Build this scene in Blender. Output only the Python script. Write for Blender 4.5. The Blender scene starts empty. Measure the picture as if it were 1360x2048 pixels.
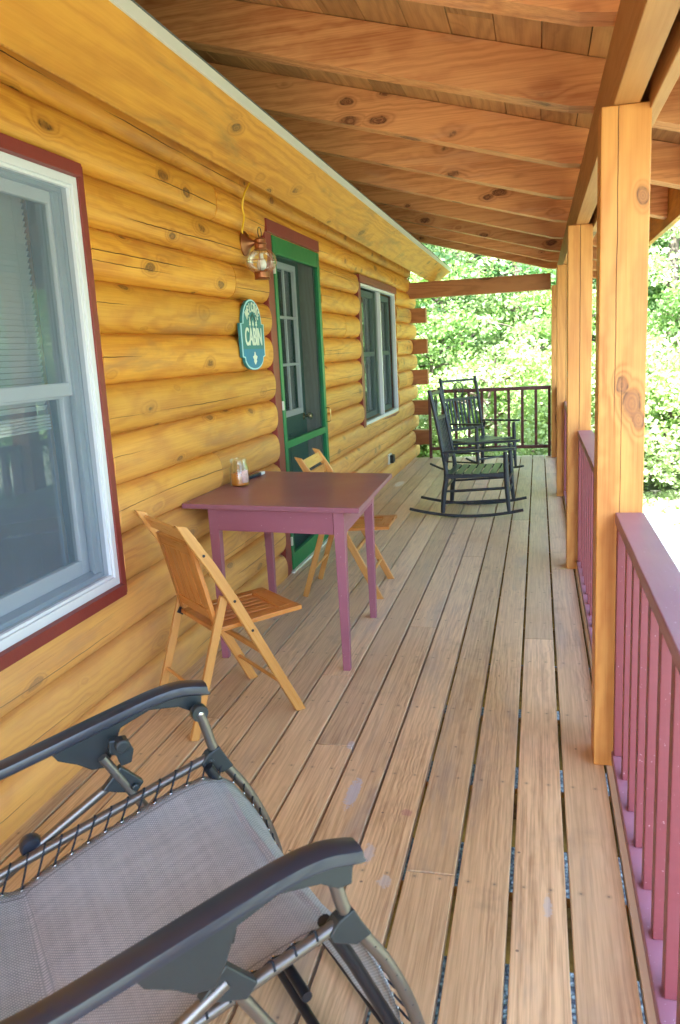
import bpy, math, random
import numpy as np
from mathutils import Vector, Matrix
random.seed(7); np.random.seed(7)
C = bpy.context.scene.collection
PI = math.pi
# ------------------------------------------------------------------ colour / material helpers
def lin(r, g=None, b=None):
    f = lambda v: (v/12.92 if v <= .04045 else ((v+.055)/1.055)**2.4)
    return (f(r/255), f(g/255), f(b/255), 1)
class NT:
    def __init__(s, name):
        s.m = bpy.data.materials.new(name); s.m.use_nodes = True
        s.t = s.m.node_tree; s.t.nodes.clear()
        s.out = s.t.nodes.new('ShaderNodeOutputMaterial')
    def n(s, typ, **kw):
        nd = s.t.nodes.new('ShaderNode'+typ)
        for k, v in kw.items():
            if k[0] == 'i' and k[1:].isdigit(): s.put(nd.inputs[int(k[1:])], v)
            elif k in nd.inputs.keys(): s.put(nd.inputs[k], v)
            else: setattr(nd, k, v)
        return nd
    def put(s, inp, v):
        if isinstance(v, bpy.types.NodeSocket): s.t.links.new(v, inp)
        elif isinstance(v, bpy.types.Node): s.t.links.new(v.outputs[0], inp)
        else: inp.default_value = v
    def math(s, op, a, b=0., c=0., clamp=False):
        nd = s.t.nodes.new('ShaderNodeMath'); nd.operation = op; nd.use_clamp = clamp
        s.put(nd.inputs[0], a); s.put(nd.inputs[1], b); s.put(nd.inputs[2], c); return nd.outputs[0]
    def vm(s, op, a, b=(0, 0, 0)):
        nd = s.t.nodes.new('ShaderNodeVectorMath'); nd.operation = op
        s.put(nd.inputs[0], a); s.put(nd.inputs[1], b); return nd.outputs[1] if op in ('LENGTH', 'DISTANCE', 'DOT_PRODUCT') else nd.outputs[0]
    def mix(s, f, a, b, mode='MIX'):
        nd = s.t.nodes.new('ShaderNodeMix'); nd.data_type = 'RGBA'; nd.blend_type = mode
        s.put(nd.inputs[0], f); s.put(nd.inputs[6], a); s.put(nd.inputs[7], b); return nd.outputs[2]
    def ramp(s, v, lo, hi, a=0., b=1.):
        nd = s.t.nodes.new('ShaderNodeMapRange'); nd.interpolation_type = 'SMOOTHSTEP'
        for i, q in enumerate((v, lo, hi, a, b)): s.put(nd.inputs[i], q)
        return nd.outputs[0]
    def noise(s, vec, scale, detail=2., rough=.5, dist=0.):
        if isinstance(scale, tuple): vec = s.vm('MULTIPLY', vec, scale); scale = 1.
        nd = s.n('TexNoise', Scale=scale, Detail=detail, Roughness=rough, Distortion=dist); s.put(nd.inputs['Vector'], vec)
        return nd.outputs[0]
    def pos(s): return s.n('NewGeometry').outputs['Position']
    def bump(s, h, dist, strength=1.):
        return s.n('Bump', Height=h, Distance=dist, Strength=strength).outputs[0]
    def pbsdf(s, **kw):
        p = s.n('BsdfPrincipled', **kw); s.t.links.new(p.outputs[0], s.out.inputs[0]); return p
MATS = {}
def simple(name, col, rough=.5, metal=0., nscale=30., namt=.12, bump=.0006, spec=.5, coat=0.):
    t = NT(name); p = t.pos()
    n = t.noise(p, nscale, 4, .6); n2 = t.noise(p, nscale*.13, 2)
    v = t.math('ADD', t.math('MULTIPLY', t.math('SUBTRACT', n, .5), namt*2), t.math('MULTIPLY', t.math('SUBTRACT', n2, .5), namt*2))
    c = t.mix(1., col, t.n('CombineColor', Red=t.math('ADD', v, 1.), Green=t.math('ADD', v, 1.), Blue=t.math('ADD', v, 1.)), 'MULTIPLY')
    t.pbsdf(**{'Base Color': c, 'Roughness': t.math('ADD', t.math('MULTIPLY', n, .15), rough-.07), 'Metallic': metal,
               'Specular IOR Level': spec, 'Coat Weight': coat, 'Normal': t.bump(n, bump)})
    return t.m
def wood(name, base, dark, knot, rough=.45, bands=.5, fine=.35, tone=.18, kscale=(1.7, 5., 5.), krad=.16, kdens=.5,
         crack=0., spots=(), blotch=.2, blotchcol=None, knots=(), bmp=.0008, stain=None, spec=.4, checks=(), low_tint=None, gs=(.42, 4.2, 4.2), gf=85., specks=0., nails=False, far_sheen=None):
    t = NT(name)
    wc = t.n('Attribute', attribute_name='wc').outputs['Vector']
    tn = t.n('Attribute', attribute_name='tone').outputs['Fac']
    # knots
    vo = t.n('TexVoronoi', feature='F1', Scale=1., Randomness=1.)
    wob = t.n('TexNoise', Scale=9., Detail=2.); t.put(wob.inputs['Vector'], wc)
    wv = t.vm('ADD', wc, t.vm('MULTIPLY', t.vm('SUBTRACT', wob.outputs['Color'], (.5, .5, .5)), (.03, .03, .03)))
    t.put(vo.inputs['Vector'], t.vm('MULTIPLY', wv, kscale))
    sep = t.n('SeparateColor', i0=vo.outputs['Color'])
    on = t.math('LESS_THAN', sep.outputs[0], kdens)
    rad = t.math('MULTIPLY', t.math('ADD', t.math('MULTIPLY', sep.outputs[1], .9), .35), krad)
    d = t.math('DIVIDE', vo.outputs['Distance'], rad)
    d = t.math('ADD', d, t.math('MULTIPLY', t.math('SUBTRACT', 1., on), 50.))
    for (ka, ku, kv, kr) in knots:
        dd = t.vm('LENGTH', t.vm('MULTIPLY', t.vm('SUBTRACT', wv, (ka, ku, kv)), (.62/kr, 1/kr, 1/kr)))
        d = t.math('MINIMUM', d, dd)
    core = t.ramp(d, 1.05, .75); ring = t.math('MULTIPLY', t.ramp(d, 1.25, .95), t.ramp(d, .72, .98)); halo = t.ramp(d, 2.8, .7)
    # grain
    g = t.noise(wv, gs, 1.5, .4)
    g = t.math('ADD', g, t.math('MULTIPLY', t.math('POWER', halo, 1.5), .16))
    b = t.math('ADD', t.math('MULTIPLY', t.math('SINE', t.math('MULTIPLY', g, gf)), .5), .5)
    b = t.math('POWER', b, 1.6)
    f = t.noise(wc, (3.5, 130., 130.), 3, .6)
    f2 = t.noise(wc, (14., 500., 500.), 2, .6)
    big = t.noise(wc, (.7, 3., 3.), 3, .55)
    v = t.math('ADD', t.math('MULTIPLY', b, bands), t.math('MULTIPLY', t.ramp(f, .3, .75), fine))
    v = t.math('ADD', v, t.math('MULTIPLY', t.math('SUBTRACT', f2, .5), .25))
    v = t.math('MULTIPLY', v, t.ramp(big, .25, .8, .45, 1.1), clamp=True)
    c = t.mix(v, base, dark)
    c = t.mix(t.math('MULTIPLY', halo, .38), c, tuple(.55*a+.45*k for a, k in zip(dark, knot)))
    kr_ = t.math('ADD', t.math('MULTIPLY', t.math('SINE', t.math('MULTIPLY', d, 19.)), .16), .62)
    kr_ = t.math('ADD', kr_, t.math('MULTIPLY', t.math('SUBTRACT', t.noise(wc, 70., 3, .6), .5), .7), clamp=True)
    c = t.mix(t.math('MULTIPLY', core, kr_), c, knot)
    c = t.mix(t.math('MULTIPLY', ring, t.ramp(t.noise(wc, 40., 2), .35, .65, .25, .9)), c, tuple(x*.35 for x in knot[:3])+(1,))
    if blotchcol:
        bl = t.noise(wc, (.9, 5., 5.), 5, .65, .4)
        c = t.mix(t.math('MULTIPLY', t.ramp(bl, .52, .72), blotch), c, blotchcol)
    h = t.math('MULTIPLY', v, -.5)
    if crack:
        sx0 = t.n('SeparateXYZ', i0=wc); uu = t.math('MODULO', sx0.outputs[1], 10.); kk = t.math('SUBTRACT', sx0.outputs[1], uu)
        ln_ = t.n('CombineXYZ', X=sx0.outputs[0], Y=kk, Z=0.); ck = None
        for (cu, am_, lo_, sd_) in ((.085, .10, .50, 0.), (.135, .10, .53, 37.)):
            q0 = t.vm('ADD', ln_, (sd_, sd_*1.3, 0))
            pos_ = t.math('ADD', cu, t.math('ADD', t.math('MULTIPLY', t.math('SUBTRACT', t.noise(q0, (.35, 1., 1.), 1), .5), am_), t.math('MULTIPLY', t.math('SUBTRACT', t.noise(q0, (6., 1., 1.), 3, .6), .5), .012)))
            mk = t.ramp(t.noise(t.vm('ADD', q0, (5.5, 3.3, 0)), (.7, 1., 1.), 1.5), lo_, lo_+.12)
            q = t.math('MULTIPLY', t.ramp(t.math('ABSOLUTE', t.math('SUBTRACT', uu, pos_)), t.math('MULTIPLY', mk, .0032), .0), t.math('GREATER_THAN', mk, .02))
            ck = q if ck is None else t.math('MAXIMUM', ck, q)
        c = t.mix(t.math('MULTIPLY', ck, crack), c, (.03, .015, .008, 1))
        h = t.math('SUBTRACT', h, t.math('MULTIPLY', ck, 3.))
    if checks:
        sx = t.n('SeparateXYZ', i0=wc); wb = t.math('MULTIPLY', t.math('SUBTRACT', t.noise(wc, (3., 0., 0.), 3), .5), .018)
        for (u0, a0, a1, wd) in checks:
            q = t.math('ABSOLUTE', t.math('SUBTRACT', t.math('ADD', sx.outputs[1], wb), u0))
            q = t.math('MULTIPLY', t.ramp(q, wd, wd*.3), t.math('MULTIPLY', t.ramp(sx.outputs[0], a0-.1, a0+.1), t.ramp(sx.outputs[0], a1+.1, a1-.1)))
            c = t.mix(t.math('MULTIPLY', q, .85), c, (.05, .02, .01, 1)); h = t.math('SUBTRACT', h, t.math('MULTIPLY', q, 3.))
    if low_tint:  # mixes in a paler colour towards the bottom
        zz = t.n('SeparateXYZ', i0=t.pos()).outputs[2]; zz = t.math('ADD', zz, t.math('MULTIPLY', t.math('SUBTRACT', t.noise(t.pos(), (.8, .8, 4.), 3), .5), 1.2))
        c = t.mix(t.math('MULTIPLY', t.ramp(zz, 1.7, .3), .6), c, t.mix(.55, c, low_tint))
    if far_sheen:                                  # grey sky sheen painted into the board colour towards the far end
        gy = t.n('SeparateXYZ', i0=t.pos()); gm = t.ramp(t.math('ADD', gy.outputs[1], t.math('MULTIPLY', t.math('SUBTRACT', t.noise(t.pos(), (3., .6, 1.), 4), .5), 2.2)), 2.2, 5.2)
        c = t.mix(t.math('MULTIPLY', gm, .55), c, t.mix(.6, c, far_sheen))
    if nails:                                   # two screw heads per board over each joist
        px = t.n('SeparateXYZ', i0=t.pos()); a_ = t.math('MODULO', t.math('SUBTRACT', 2.2745, px.outputs[0]), .1525); b_ = t.math('MODULO', t.math('ADD', px.outputs[1], 2.381+.275+5.5), .55)
        dx = t.math('SUBTRACT', t.math('ABSOLUTE', t.math('SUBTRACT', a_, .0705)), .040); dy = t.math('SUBTRACT', b_, .275)
        q = t.math('SQRT', t.math('ADD', t.math('MULTIPLY', dx, dx), t.math('MULTIPLY', dy, dy)))
        c = t.mix(t.math('MULTIPLY', t.ramp(q, .014, .004), .18), c, (.06, .045, .04, 1)); c = t.mix(t.math('MULTIPLY', t.ramp(q, .0042, .003), .5), c, (.05, .045, .045, 1))
    if specks:
        vs_ = t.n('TexVoronoi', Scale=16.); t.put(vs_.inputs['Vector'], t.pos()); on_ = t.n('SeparateColor', i0=vs_.outputs['Color'])
        q = t.math('MULTIPLY', t.ramp(vs_.outputs['Distance'], .09, .05), t.math('LESS_THAN', on_.outputs[0], .22)); c = t.mix(t.math('MULTIPLY', q, specks), c, (.05, .035, .03, 1))
    k = t.math('ADD', t.math('MULTIPLY', t.math('SUBTRACT', tn, .5), tone*2), 1.)
    c = t.mix(1., c, t.n('CombineColor', Red=k, Green=k, Blue=k), 'MULTIPLY')
    if stain:                                   # (colour, scale, lo, hi, amount): wear patches with shapes of their own
        for (col, sc, lo, hi, am) in stain:
            s_ = t.noise(t.pos(), sc, 5, .6, .3); c = t.mix(t.math('MULTIPLY', t.ramp(s_, lo, hi), am), c, col)
    for (x, y, rx, ry, col, am) in spots:       # paint smears on the boards
        P = t.pos(); q = t.vm('MULTIPLY', t.vm('SUBTRACT', P, (x, y, 0)), (1/rx, 1/ry, 0))
        q = t.math('ADD', t.vm('LENGTH', q), t.math('MULTIPLY', t.math('SUBTRACT', t.noise(P, 60., 4, .7), .5), 2.2))
        c = t.mix(t.math('MULTIPLY', t.ramp(q, 1.1, .7), am), c, col)
    t.pbsdf(**{'Base Color': c, 'Roughness': t.math('ADD', t.math('MULTIPLY', f, .2), rough-.1), 'Specular IOR Level': spec,
               'Normal': t.bump(h, bmp)})
    return t.m
# ------------------------------------------------------------------ mesh builder
class MB:
    def __init__(s): s.v = []; s.f = []; s.w = []; s.t = []
    def add(s, vs, fs, ws, tone=None):
        o = len(s.v); s.v += [tuple(v) for v in vs]; s.w += [tuple(w) for w in ws]
        tone = random.random() if tone is None else tone
        s.t += [tone]*len(vs); s.f += [tuple(i+o for i in f) for f in fs]; return s
    def obox(s, c, A, U, V, la=None, tone=None, off=None, top=1.0):
        """box from centre c and half-axis vectors; A = grain direction; top = taper of the +A end"""
        c = Vector(c); A = Vector(A); U = Vector(U); V = Vector(V)
        off = off or (random.random()*20, random.random()*20, random.random()*20)
        vs, ws = [], []
        for a in (-1, 1):
            k = top if a > 0 else 1.
            for u in (-1, 1):
                for v in (-1, 1):
                    vs.append(c+a*A+u*k*U+v*k*V); ws.append((a*A.length+off[0], u*U.length+off[1], v*V.length+off[2]))
        fs = [(0, 1, 3, 2), (4, 6, 7, 5), (0, 4, 5, 1), (2, 3, 7, 6), (0, 2, 6, 4), (1, 5, 7, 3)]
        if A.cross(U).dot(V) < 0: fs = [tuple(reversed(f)) for f in fs]
        return s.add(vs, fs, ws, tone)
    def box(s, x0, x1, y0, y1, z0, z1, axis='y', **k):
        h = ((x1-x0)/2, (y1-y0)/2, (z1-z0)/2); c = ((x0+x1)/2, (y0+y1)/2, (z0+z1)/2)
        X, Y, Z = (h[0], 0, 0), (0, h[1], 0), (0, 0, h[2])
        o = {'x': (X, Y, Z), 'y': (Y, X, Z), 'z': (Z, X, Y)}[axis]
        return s.obox(c, *o, **k)
    def bar(s, p0, p1, w, h, up=(0, 0, 1), **k):
        p0 = Vector(p0); p1 = Vector(p1); A = (p1-p0)/2; d = A.normalized(); U = Vector(up)
        U = (U-d*U.dot(d)).normalized(); V = d.cross(U)
        return s.obox((p0+p1)/2, A, V*(w/2), U*(h/2), **k)
    def tube(s, pts, r, seg=10, cap=True, closed=False, tone=None, flat=1.):
        pts = [Vector(p) for p in pts]; n = len(pts); R = r if isinstance(r, (list, tuple)) else [r]*n
        vs, ws, fs = [], [], []; L = 0; nrm = None; off = random.random()*10
        for i, p in enumerate(pts):
            if closed: tg = (pts[(i+1) % n]-pts[i-1]).normalized()
            else: tg = (pts[min(i+1, n-1)]-pts[max(i-1, 0)]).normalized()
            if nrm is None:
                nrm = Vector((0, 0, 1)) if abs(tg.z) < .9 else Vector((1, 0, 0))
            nrm = (nrm-tg*nrm.dot(tg)).normalized(); bn = tg.cross(nrm)
            if i: L += (p-pts[i-1]).length
            for k in range(seg):
                a = 2*PI*k/seg; vs.append(p+(nrm*math.cos(a)*flat+bn*math.sin(a))*R[i]); ws.append((L+off, a*R[i], off))
        m = n if closed else n-1
        for i in range(m):
            for k in range(seg):
                j = (i+1) % n; fs.append((i*seg+k, i*seg+(k+1) % seg, j*seg+(k+1) % seg, j*seg+k))
        if cap and not closed: fs += [tuple(reversed(range(seg))), tuple(range((n-1)*seg, n*seg))]
        return s.add(vs, fs, ws, tone)
    def lathe(s, c, prof, seg=20, axis=(0, 0, 1), tone=None):
        ax = Vector(axis).normalized(); u = ax.orthogonal().normalized(); w = ax.cross(u); c = Vector(c)
        vs, ws, fs = [], [], []
        for (r, h) in prof:
            for k in range(seg):
                a = 2*PI*k/seg; vs.append(c+ax*h+(u*math.cos(a)+w*math.sin(a))*max(r, 1e-4)); ws.append((h, a*r, 0))
        for i in range(len(prof)-1):
            for k in range(seg): fs.append((i*seg+k, i*seg+(k+1) % seg, (i+1)*seg+(k+1) % seg, (i+1)*seg+k))
        fs += [tuple(reversed(range(seg))), tuple(range((len(prof)-1)*seg, len(prof)*seg))]
        return s.add(vs, fs, ws, tone)
    def prism(s, poly, org, U, V, N, th, tone=None, off=None):
        """polygon (u,v) list extruded th along N"""
        org, U, V, N = map(Vector, (org, U, V, N)); n = len(poly); off = off or (random.random()*9, random.random()*9, 0)
        vs = [org+U*a+V*b+N*k*th for k in (0, 1) for a, b in poly]; ws = [(a+off[0], b+off[1], k*th) for k in (0, 1) for a, b in poly]
        fs = [tuple(range(n)), tuple(reversed(range(n, 2*n)))]+[(i+n, (i+1) % n+n, (i+1) % n, i) for i in range(n)]
        ar = sum(poly[i][0]*poly[(i+1) % n][1]-poly[(i+1) % n][0]*poly[i][1] for i in range(n))
        if (U.cross(V).dot(N) > 0) == (ar > 0): fs = [tuple(reversed(f)) for f in fs]
        return s.add(vs, fs, ws, tone)
    def build(s, name, mat, parent=None, bevel=0., seg=2, smooth=None, origin=None):
        me = bpy.data.meshes.new(name); org = Vector(origin) if origin else Vector((0, 0, 0))
        if origin: s.v = [tuple(Vector(v)-org) for v in s.v]
        me.from_pydata(s.v, [], s.f); me.update()
        a = me.attributes.new('wc', 'FLOAT_VECTOR', 'POINT'); a.data.foreach_set('vector', np.array(s.w, 'f').ravel())
        a = me.attributes.new('tone', 'FLOAT', 'POINT'); a.data.foreach_set('value', np.array(s.t, 'f'))
        me.materials.append(mat)
        o = bpy.data.objects.new(name, me); C.objects.link(o); o.location = org
        if parent: o.parent = parent; o.location = org-(WORLD[parent.name] if parent.name in WORLD else Vector((0, 0, 0)))
        WORLD[o.name] = org
        if smooth:
            me.polygons.foreach_set('use_smooth', [True]*len(me.polygons)); me.set_sharp_from_angle(angle=math.radians(smooth))
        if bevel:
            m = o.modifiers.new('bevel', 'BEVEL'); m.width = bevel; m.segments = seg; m.limit_method = 'ANGLE'; m.angle_limit = math.radians(40)
        return o
WORLD = {}
def tag(o, label=None, cat=None, group=None, kind=None):
    if label: o['label'] = label
    if cat: o['category'] = cat
    if group: o['group'] = group
    if kind: o['kind'] = kind
    return o
def empty(name, loc, label, cat, group=None, rz=0.):
    o = bpy.data.objects.new(name, None); C.objects.link(o); o.location = loc; o.rotation_euler = (0, 0, rz); o.empty_display_size = .1
    WORLD[o.name] = Vector(loc) if rz == 0 else Vector((0, 0, 0))
    return tag(o, label, cat, group)
def sub(name, loc, parent):
    o = bpy.data.objects.new(name, None); C.objects.link(o); o.parent = parent; o.location = Vector(loc)-WORLD[parent.name]; WORLD[o.name] = Vector(loc)
    return o
def copy_tree(o, parent=None):
    c = o.copy(); C.objects.link(c); c.parent = parent
    for ch in list(o.children): copy_tree(ch, c)
    return c
def smooth_pts(P, n=8):
    P = [Vector(p) for p in P]; Q = [P[0]*2-P[1]]+P+[P[-1]*2-P[-2]]; out = []
    for i in range(1, len(Q)-2):
        for k in range(n):
            t = k/n; a, b, c, d = Q[i-1:i+3]
            out.append(.5*((2*b)+(c-a)*t+(2*a-5*b+4*c-d)*t*t+(3*b-a-3*c+d)*t**3))
    return out+[P[-1]]
# ------------------------------------------------------------------ materials
M = {}
K = lin(92, 52, 30)
M['log'] = wood('stained_log_wood', lin(220, 160, 52), lin(184, 114, 28), lin(92, 56, 28), rough=.5, bands=.6, fine=.45, tone=.1, low_tint=lin(226, 184, 136), kscale=(3.2, 7., 7.),
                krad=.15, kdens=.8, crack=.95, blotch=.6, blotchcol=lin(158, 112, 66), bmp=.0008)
M['fascia'] = wood('stained_fascia_pine', lin(212, 154, 50), lin(178, 116, 32), lin(100, 74, 38), rough=.5, bands=.55, fine=.35, tone=.06, kscale=(3.2, 7., 7.), krad=.16,
                   kdens=.75, blotch=.6, blotchcol=lin(128, 108, 62))
M['rafter'] = wood('rafter_pine', lin(222, 160, 100), lin(178, 108, 58), lin(84, 38, 20), rough=.5, bands=.55, fine=.6, tone=.2, gs=(.26, 5.5, 5.5), gf=62., kscale=(3.2, 6.5, 6.5), krad=.17, kdens=.9,
                   blotch=.35, blotchcol=lin(200, 156, 122))
M['deckroof'] = wood('roof_board_pine', lin(196, 148, 92), lin(144, 96, 52), lin(86, 48, 24), rough=.55, bands=.45, fine=.3, tone=.2, kdens=.4, blotch=.3, blotchcol=lin(120, 96, 62))
POSTCHK = [(40-.022, 30+1.25, 30+2.4, .0016), (40-.0, 30+.7, 30+1.35, .0012), (60., 20., 40., .0026)]
M['post'] = wood('stained_post_pine', lin(214, 154, 76), lin(180, 108, 42), lin(140, 92, 56), rough=.45, bands=.6, fine=.45, checks=POSTCHK, tone=.06, kscale=(2.2, 5.5, 5.5), krad=.11, kdens=.7,
                 blotch=.35, blotchcol=lin(176, 104, 60), knots=((30+1.27, 40.03, 50-.07, .028), (30+1.22, 40.05, 50-.07, .02), (30+1.33, 40.0, 50-.07, .018), (30+1.9, 40.05, 50-.07, .016)))
M['beam'] = wood('beam_pine', lin(196, 142, 80), lin(150, 94, 46), lin(90, 46, 22), rough=.5, bands=.35, fine=.3, tone=.1, kdens=.25)
M['brownbeam'] = wood('brown_timber', lin(180, 122, 74), lin(132, 80, 44), lin(84, 44, 24), rough=.55, bands=.4, fine=.4, tone=.14, kdens=.5)
sp = [(-.62, 2.42, .022, .10, lin(190, 186, 190), .8), (-.50, 2.10, .018, .05, lin(196, 190, 190), .6), (-.43, 1.98, .02, .03, lin(200, 194, 188), .6), (-.70, 2.75, .02, .03, lin(190, 186, 190), .6),
      (.02, 1.95, .012, .05, lin(200, 196, 190), .5), (-1.52, 8.75, .05, .2, lin(225, 225, 230), .8), (-.36, 1.62, .014, .04, lin(196, 190, 186), .5), (-.42, 2.33, .02, .02, lin(176, 110, 108), .5),
      (-.95, 2.2, .02, .04, lin(190, 180, 170), .4)]
M['deck'] = wood('weathered_deck_board', lin(226, 192, 144), lin(164, 126, 88), lin(112, 84, 60), rough=.42, bands=.34, fine=.8, tone=.17, far_sheen=lin(214, 208, 198), gs=(.22, 6.5, 6.5), gf=110., specks=.7, nails=True, kscale=(1.5, 4., 4.), krad=.075, kdens=.3,
                 blotch=.5, blotchcol=lin(140, 130, 122), spots=sp, bmp=.0012,
                 stain=[(lin(186, 140, 96), 1.1, .5, .72, .3), (lin(120, 96, 78), 3.5, .58, .75, .3)], spec=.5)
M['joist'] = wood('joist_timber', lin(170, 138, 70), lin(120, 88, 40), K, rough=.7, tone=.1)
M['newwood'] = wood('pale_edge_board', lin(240, 226, 204), lin(226, 206, 176), K, rough=.6, tone=.02, kdens=.02, bands=.2)
M['foldwood'] = wood('varnished_maple', lin(212, 156, 82), lin(172, 112, 46), lin(110, 60, 24), rough=.3, bands=.3, fine=.4, tone=.12, kdens=.02, blotch=.4, blotchcol=lin(170, 96, 34), spec=.55)
M['foldslat'] = wood('dark_varnished_slat', lin(196, 130, 58), lin(150, 86, 32), lin(100, 52, 20), rough=.3, bands=.4, fine=.4, tone=.12, kdens=.02, blotch=.5, blotchcol=lin(146, 80, 30), spec=.55)
M['red'] = simple('barn_red_paint', lin(128, 50, 42), .5, nscale=50, namt=.1)
def plum(name, a, b, rough):
    t = NT(name); P = t.pos(); n = t.noise(P, (3., 3., 60.), 3); w = t.ramp(t.noise(P, 90., 3, .7), .69, .725); w2 = t.ramp(t.noise(P, 5., 4, .6), .5, .7)
    c = t.mix(n, a, b); c = t.mix(t.math('MULTIPLY', w2, .08), c, lin(140, 90, 96)); c = t.mix(t.math('MULTIPLY', w, .75), c, lin(214, 196, 200))
    t.pbsdf(**{'Base Color': c, 'Roughness': t.math('ADD', t.math('MULTIPLY', n, .2), rough-.1), 'Normal': t.bump(t.noise(P, (40., 6., 40.), 4), .0008)}); return t.m
M['plum'] = plum('plum_painted_wood', lin(146, 88, 104), lin(154, 96, 108), .45)
M['rail'] = plum('red_painted_rail', lin(128, 62, 66), lin(118, 57, 62), .42)
M['railcap'] = plum('purple_rail_cap', lin(156, 108, 120), lin(144, 98, 112), .4)  # bluish sky reflection painted into the rail colour
M['endrail'] = plum('dark_red_rail', lin(96, 52, 50), lin(84, 44, 44), .6)
M['tabletop'] = plum('worn_plum_tabletop', lin(138, 88, 102), lin(152, 102, 114), .33)
M['white'] = simple('white_vinyl', lin(218, 222, 226), .4, nscale=3, namt=.01, bump=0)
M['drip'] = simple('white_drip_edge', lin(214, 218, 206), .4, nscale=8, namt=.05, bump=.0001)
M['shingle'] = simple('grey_roof_shingle', lin(90, 92, 88), .9, nscale=120, namt=.3)
M['green'] = simple('green_door_paint', lin(18, 112, 60), .4, nscale=20, namt=.06, bump=.0002)
M['dkgreen'] = simple('dark_green_door', lin(34, 78, 60), .5, nscale=10, namt=.06, bump=.0002)
M['graysash'] = simple('grey_sash', lin(120, 132, 132), .5, namt=.02, bump=0)
M['jamb'] = simple('pale_grey_jamb', lin(172, 182, 190), .5, nscale=2, namt=.01, bump=0)
M['dkcurtain'] = simple('dark_curtain', lin(60, 74, 74), .9)
M['grywood'] = wood('grey_jamb_wood', lin(150, 140, 128), lin(112, 104, 96), lin(70, 60, 54), tone=.05)
M['room'] = simple('dim_room_wall', lin(150, 136, 140), .9, nscale=4, namt=.2)
M['blind'] = simple('white_blind_slat', lin(236, 238, 238), .5, namt=.01, bump=0)
M['steel'] = simple('bronze_grey_tube', lin(120, 116, 110), .34, .8, nscale=60, namt=.01, bump=0)
M['dksteel'] = simple('dark_steel_tube', lin(44, 46, 52), .35, .6, nscale=60, namt=.05, bump=.0001)
M['plastic'] = simple('charcoal_plastic', lin(40, 45, 56), .3, 0, nscale=4, namt=.02, bump=0, spec=.5, coat=.25)
M['fitting'] = simple('grey_green_plastic', lin(46, 52, 54), .35, .2, nscale=100, namt=.06, bump=.0002)
M['chrome'] = simple('bright_rivet', lin(210, 210, 206), .2, 1., namt=.02)
M['cord'] = simple('black_elastic', lin(28, 34, 42), .7, nscale=300, namt=.2)
M['black'] = simple('black_chair_paint', lin(34, 42, 52), .38, 0, nscale=40, namt=.1, bump=.0004, spec=.6)
M['copper'] = simple('aged_copper', lin(166, 112, 76), .34, .8, nscale=25, namt=.2, bump=.0004)
M['brass'] = simple('brass', lin(196, 170, 110), .25, 1., namt=.05)
M['yellow'] = simple('yellow_cable', lin(232, 190, 30), .4, namt=.05)
M['bulb'] = simple('milky_bulb', lin(240, 238, 232), .2, namt=.01, bump=0)
M['teal'] = simple('teal_sign_paint', lin(50, 122, 128), .5, nscale=60, namt=.1)
M['aqua'] = simple('bright_blue_sign_paint', lin(34, 122, 168), .5, nscale=40, namt=.15)
M['cream'] = simple('cream_lettering', lin(226, 236, 218), .6, nscale=90, namt=.1)
M['signedge'] = simple('pale_aqua_border', lin(176, 222, 232), .5, nscale=60, namt=.08)
M['wax'] = simple('amber_wax', lin(206, 128, 30), .5, nscale=20, namt=.15, coat=.4)
M['paper'] = simple('floral_paper_label', lin(222, 190, 180), .6, nscale=260, namt=.5)
M['navy'] = simple('navy_plastic', lin(24, 34, 58), .35, namt=.05)
M['outlet'] = simple('black_outlet', lin(26, 26, 30), .4)
def glassy(name, tint, gl, trans=.9):
    t = NT(name); tr = t.n('BsdfTransparent', Color=tint); g = t.n('BsdfGlossy', Color=(1, 1, 1, 1), Roughness=.02)
    fr = t.n('LayerWeight', Blend=.35); f = t.math('MULTIPLY', t.math('ADD', fr.outputs['Fresnel'], .06), gl, clamp=True)
    mx = t.n('MixShader'); t.put(mx.inputs[0], f); t.put(mx.inputs[1], tr); t.put(mx.inputs[2], g); t.t.links.new(mx.outputs[0], t.out.inputs[0]); return t.m
M['glass'] = glassy('window_glass', (.88, .92, .9, 1), 1.15)
M['jar'] = glassy('jar_glass', (.95, .97, .96, 1), .38)
def screen(name, col, a):
    t = NT(name); tr = t.n('BsdfTransparent'); d = t.n('BsdfDiffuse', Color=col); mx = t.n('MixShader'); mx.inputs[0].default_value = a
    t.put(mx.inputs[1], tr); t.put(mx.inputs[2], d); t.t.links.new(mx.outputs[0], t.out.inputs[0]); return t.m
M['screen'] = screen('insect_screen', lin(122, 140, 160), .42)
M['doorscreen'] = screen('door_screen', lin(66, 84, 82), .42)
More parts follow.
